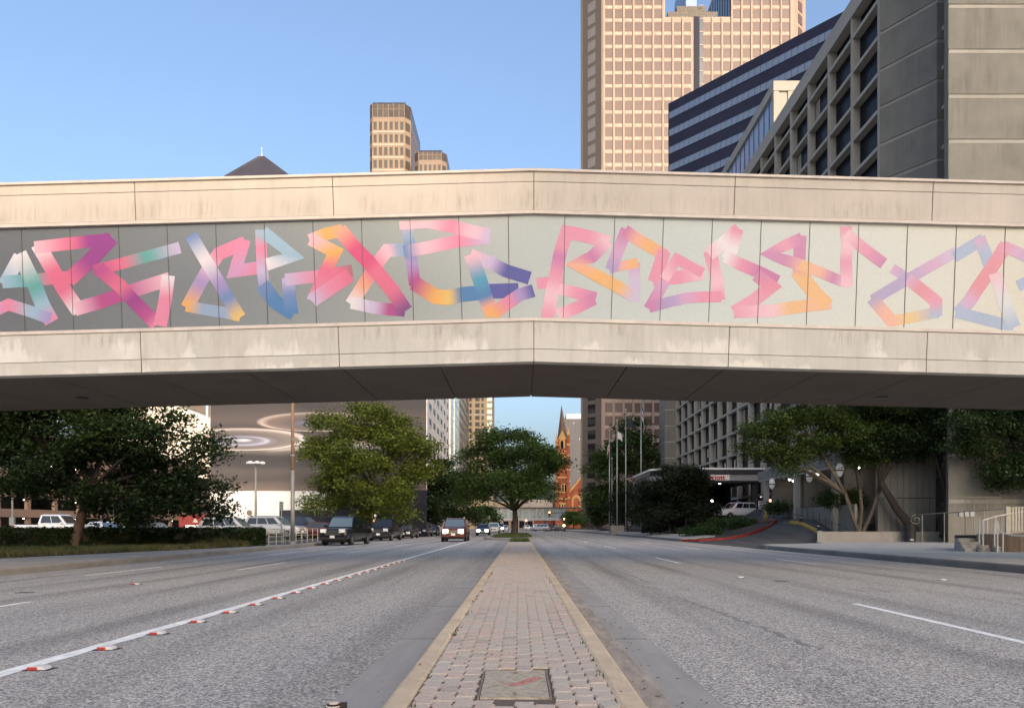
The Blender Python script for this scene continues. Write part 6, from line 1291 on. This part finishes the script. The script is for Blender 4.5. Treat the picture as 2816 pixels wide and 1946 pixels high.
for k in range(16):
    a0, a1 = [R(200 + 8.2 * q) for q in (k, k + .97)]; cc = Vector((22.9, 34.6, 0)); f = lambda a, r_: (cc.x + r_ * math.cos(a), cc.y + r_ * math.sin(a))
    MB().prism([f(a0, 3.0), f(a1, 3.0), f(a1, 2.8), f(a0, 2.8)][::-1], 0, .78).build('board', M['board_brown'], cw)
MB().prism([(22.9 + 2.79 * math.cos(R(a)), 34.6 + 2.79 * math.sin(R(a))) for a in range(0, 360, 15)], 0, .70).build('soil', M['soil'], cw)
sf = thing('slatted_fence', 'tan slatted fence panel at the right edge above the planter', 'fence', (25, 38.5, .7))
for k in range(24): x = 24.35 + k * .13; y = 38.0 - k * .03; MB().box(x, x + .085, y, y + .03, .9, 2.05 + k * .008).build('slat', M['rail_cream'], sf)
MB().slab((24.3, 38.06, 1.95), (3.2, -.72, .18), (0, .05, 0), (0, 0, .1)).build('top_rail', M['rail_cream'], sf); MB().slab((24.3, 38.06, .82), (3.2, -.72, 0), (0, .05, 0), (0, 0, .1)).build('bottom_rail', M['rail_cream'], sf); MB().box(24.2, 24.36, 38, 38.14, 0, 2.1).build('post', M['rail_cream'], sf)
pr_ = thing('porch_railing', 'pale railing frame in the shade below the hotel wall', 'railing', (32, 49.5, 0)); A, B_, C2 = P(2655, 1368, 50.5), P(2755, 1366, 50.5), P(2745, 1356, 50.9)
MB().tube([A, B_], .03, 6).build('top_rail', M['rail_pale'], pr_)
for px in (2655, 2678, 2715, 2724, 2752): p = P(px, 1367, 50.5); MB().tube([p, (p.x, p.y, 0)], .03, 6).build('post', M['rail_pale'], pr_)
for k in range(9): p = P(2733 + k * 2.4, 1368, 50.4); MB().tube([p, (p.x, p.y, zf(1394, 50.4))], .012, 5).build('baluster', M['rail_pale'], pr_)
pm('cabinet_grey', (.30, .31, .30), .5, .1, 2)
for i, px in enumerate((2641, 2657, 2672)):
    p = P(px, 1412, 49.5); t = thing('meter_box', ('left', 'middle', 'right')[i] + ' grey meter box of three below the shaded porch railing', 'box', (p.x, 49.5, 0), group='meter boxes by the hotel wall'); MB().box(-.14, .14, -.1, .1, p.z - .18, p.z + .16).build('case', M['cabinet_grey'], t, local=True); MB().tube([(0, 0, 0), (0, 0, p.z - .18)], .025, 6).build('stand', M['rail_pale'], t, local=True)
pm('hotel_low', (.23, .215, .18), .9, .15, 1.2, (5, 5, .2))
# ------------------------------------------------------------------ far signals
pm('signal_black', (.015, .015, .012), .5); pm('signal_red', (1, .2, .1), emit=(1.0, .16, .06), es=16); pm('hand_orange', (1, .4, .1), emit=(1.0, .35, .1), es=10)
for i, (px, py, Y, lb_) in enumerate(((1447, 1432, 170, 'traffic signal showing red just right of the median tree'), (1551, 1428, 168, 'traffic signal showing red near the right kerb far away'), (1511, 1410, 172, 'overhead red traffic signal under the skybridge'))):
    c_ = P(px, py, Y); t = thing('traffic_signal', lb_, 'traffic light', (c_.x, Y, 0), group='traffic signals at the far crossing'); zc = c_.z
    if i < 2: MB().tube([(0, .2, 0), (0, .2, zc + .5)], .07, 8).build('post', M['signal_black'], t, local=True)
    else: MB().tube([(0, .2, zc), (3.6, .2, zc + .15), (3.6, .2, 0)], .07, 8).build('mast', M['signal_black'], t, local=True)
    MB().box(-.22, .22, -.05, .18, zc - .85, zc + .35).build('housing', M['signal_black'], t, local=True)
    for q in range(3): MB().lathe([(.15, -.06), (.02, -.13)], (0, 0, zc + .14 - q * .36), 12, 'Y').build('lens', M['signal_red' if q == 0 else 'car_trim'], t, local=True)
    if i < 2: MB().box(-.2, .2, -.05, .15, zc - 1.5, zc - 1.1).build('walk_signal', M['hand_orange' if i else 'sign_face'], t, local=True)
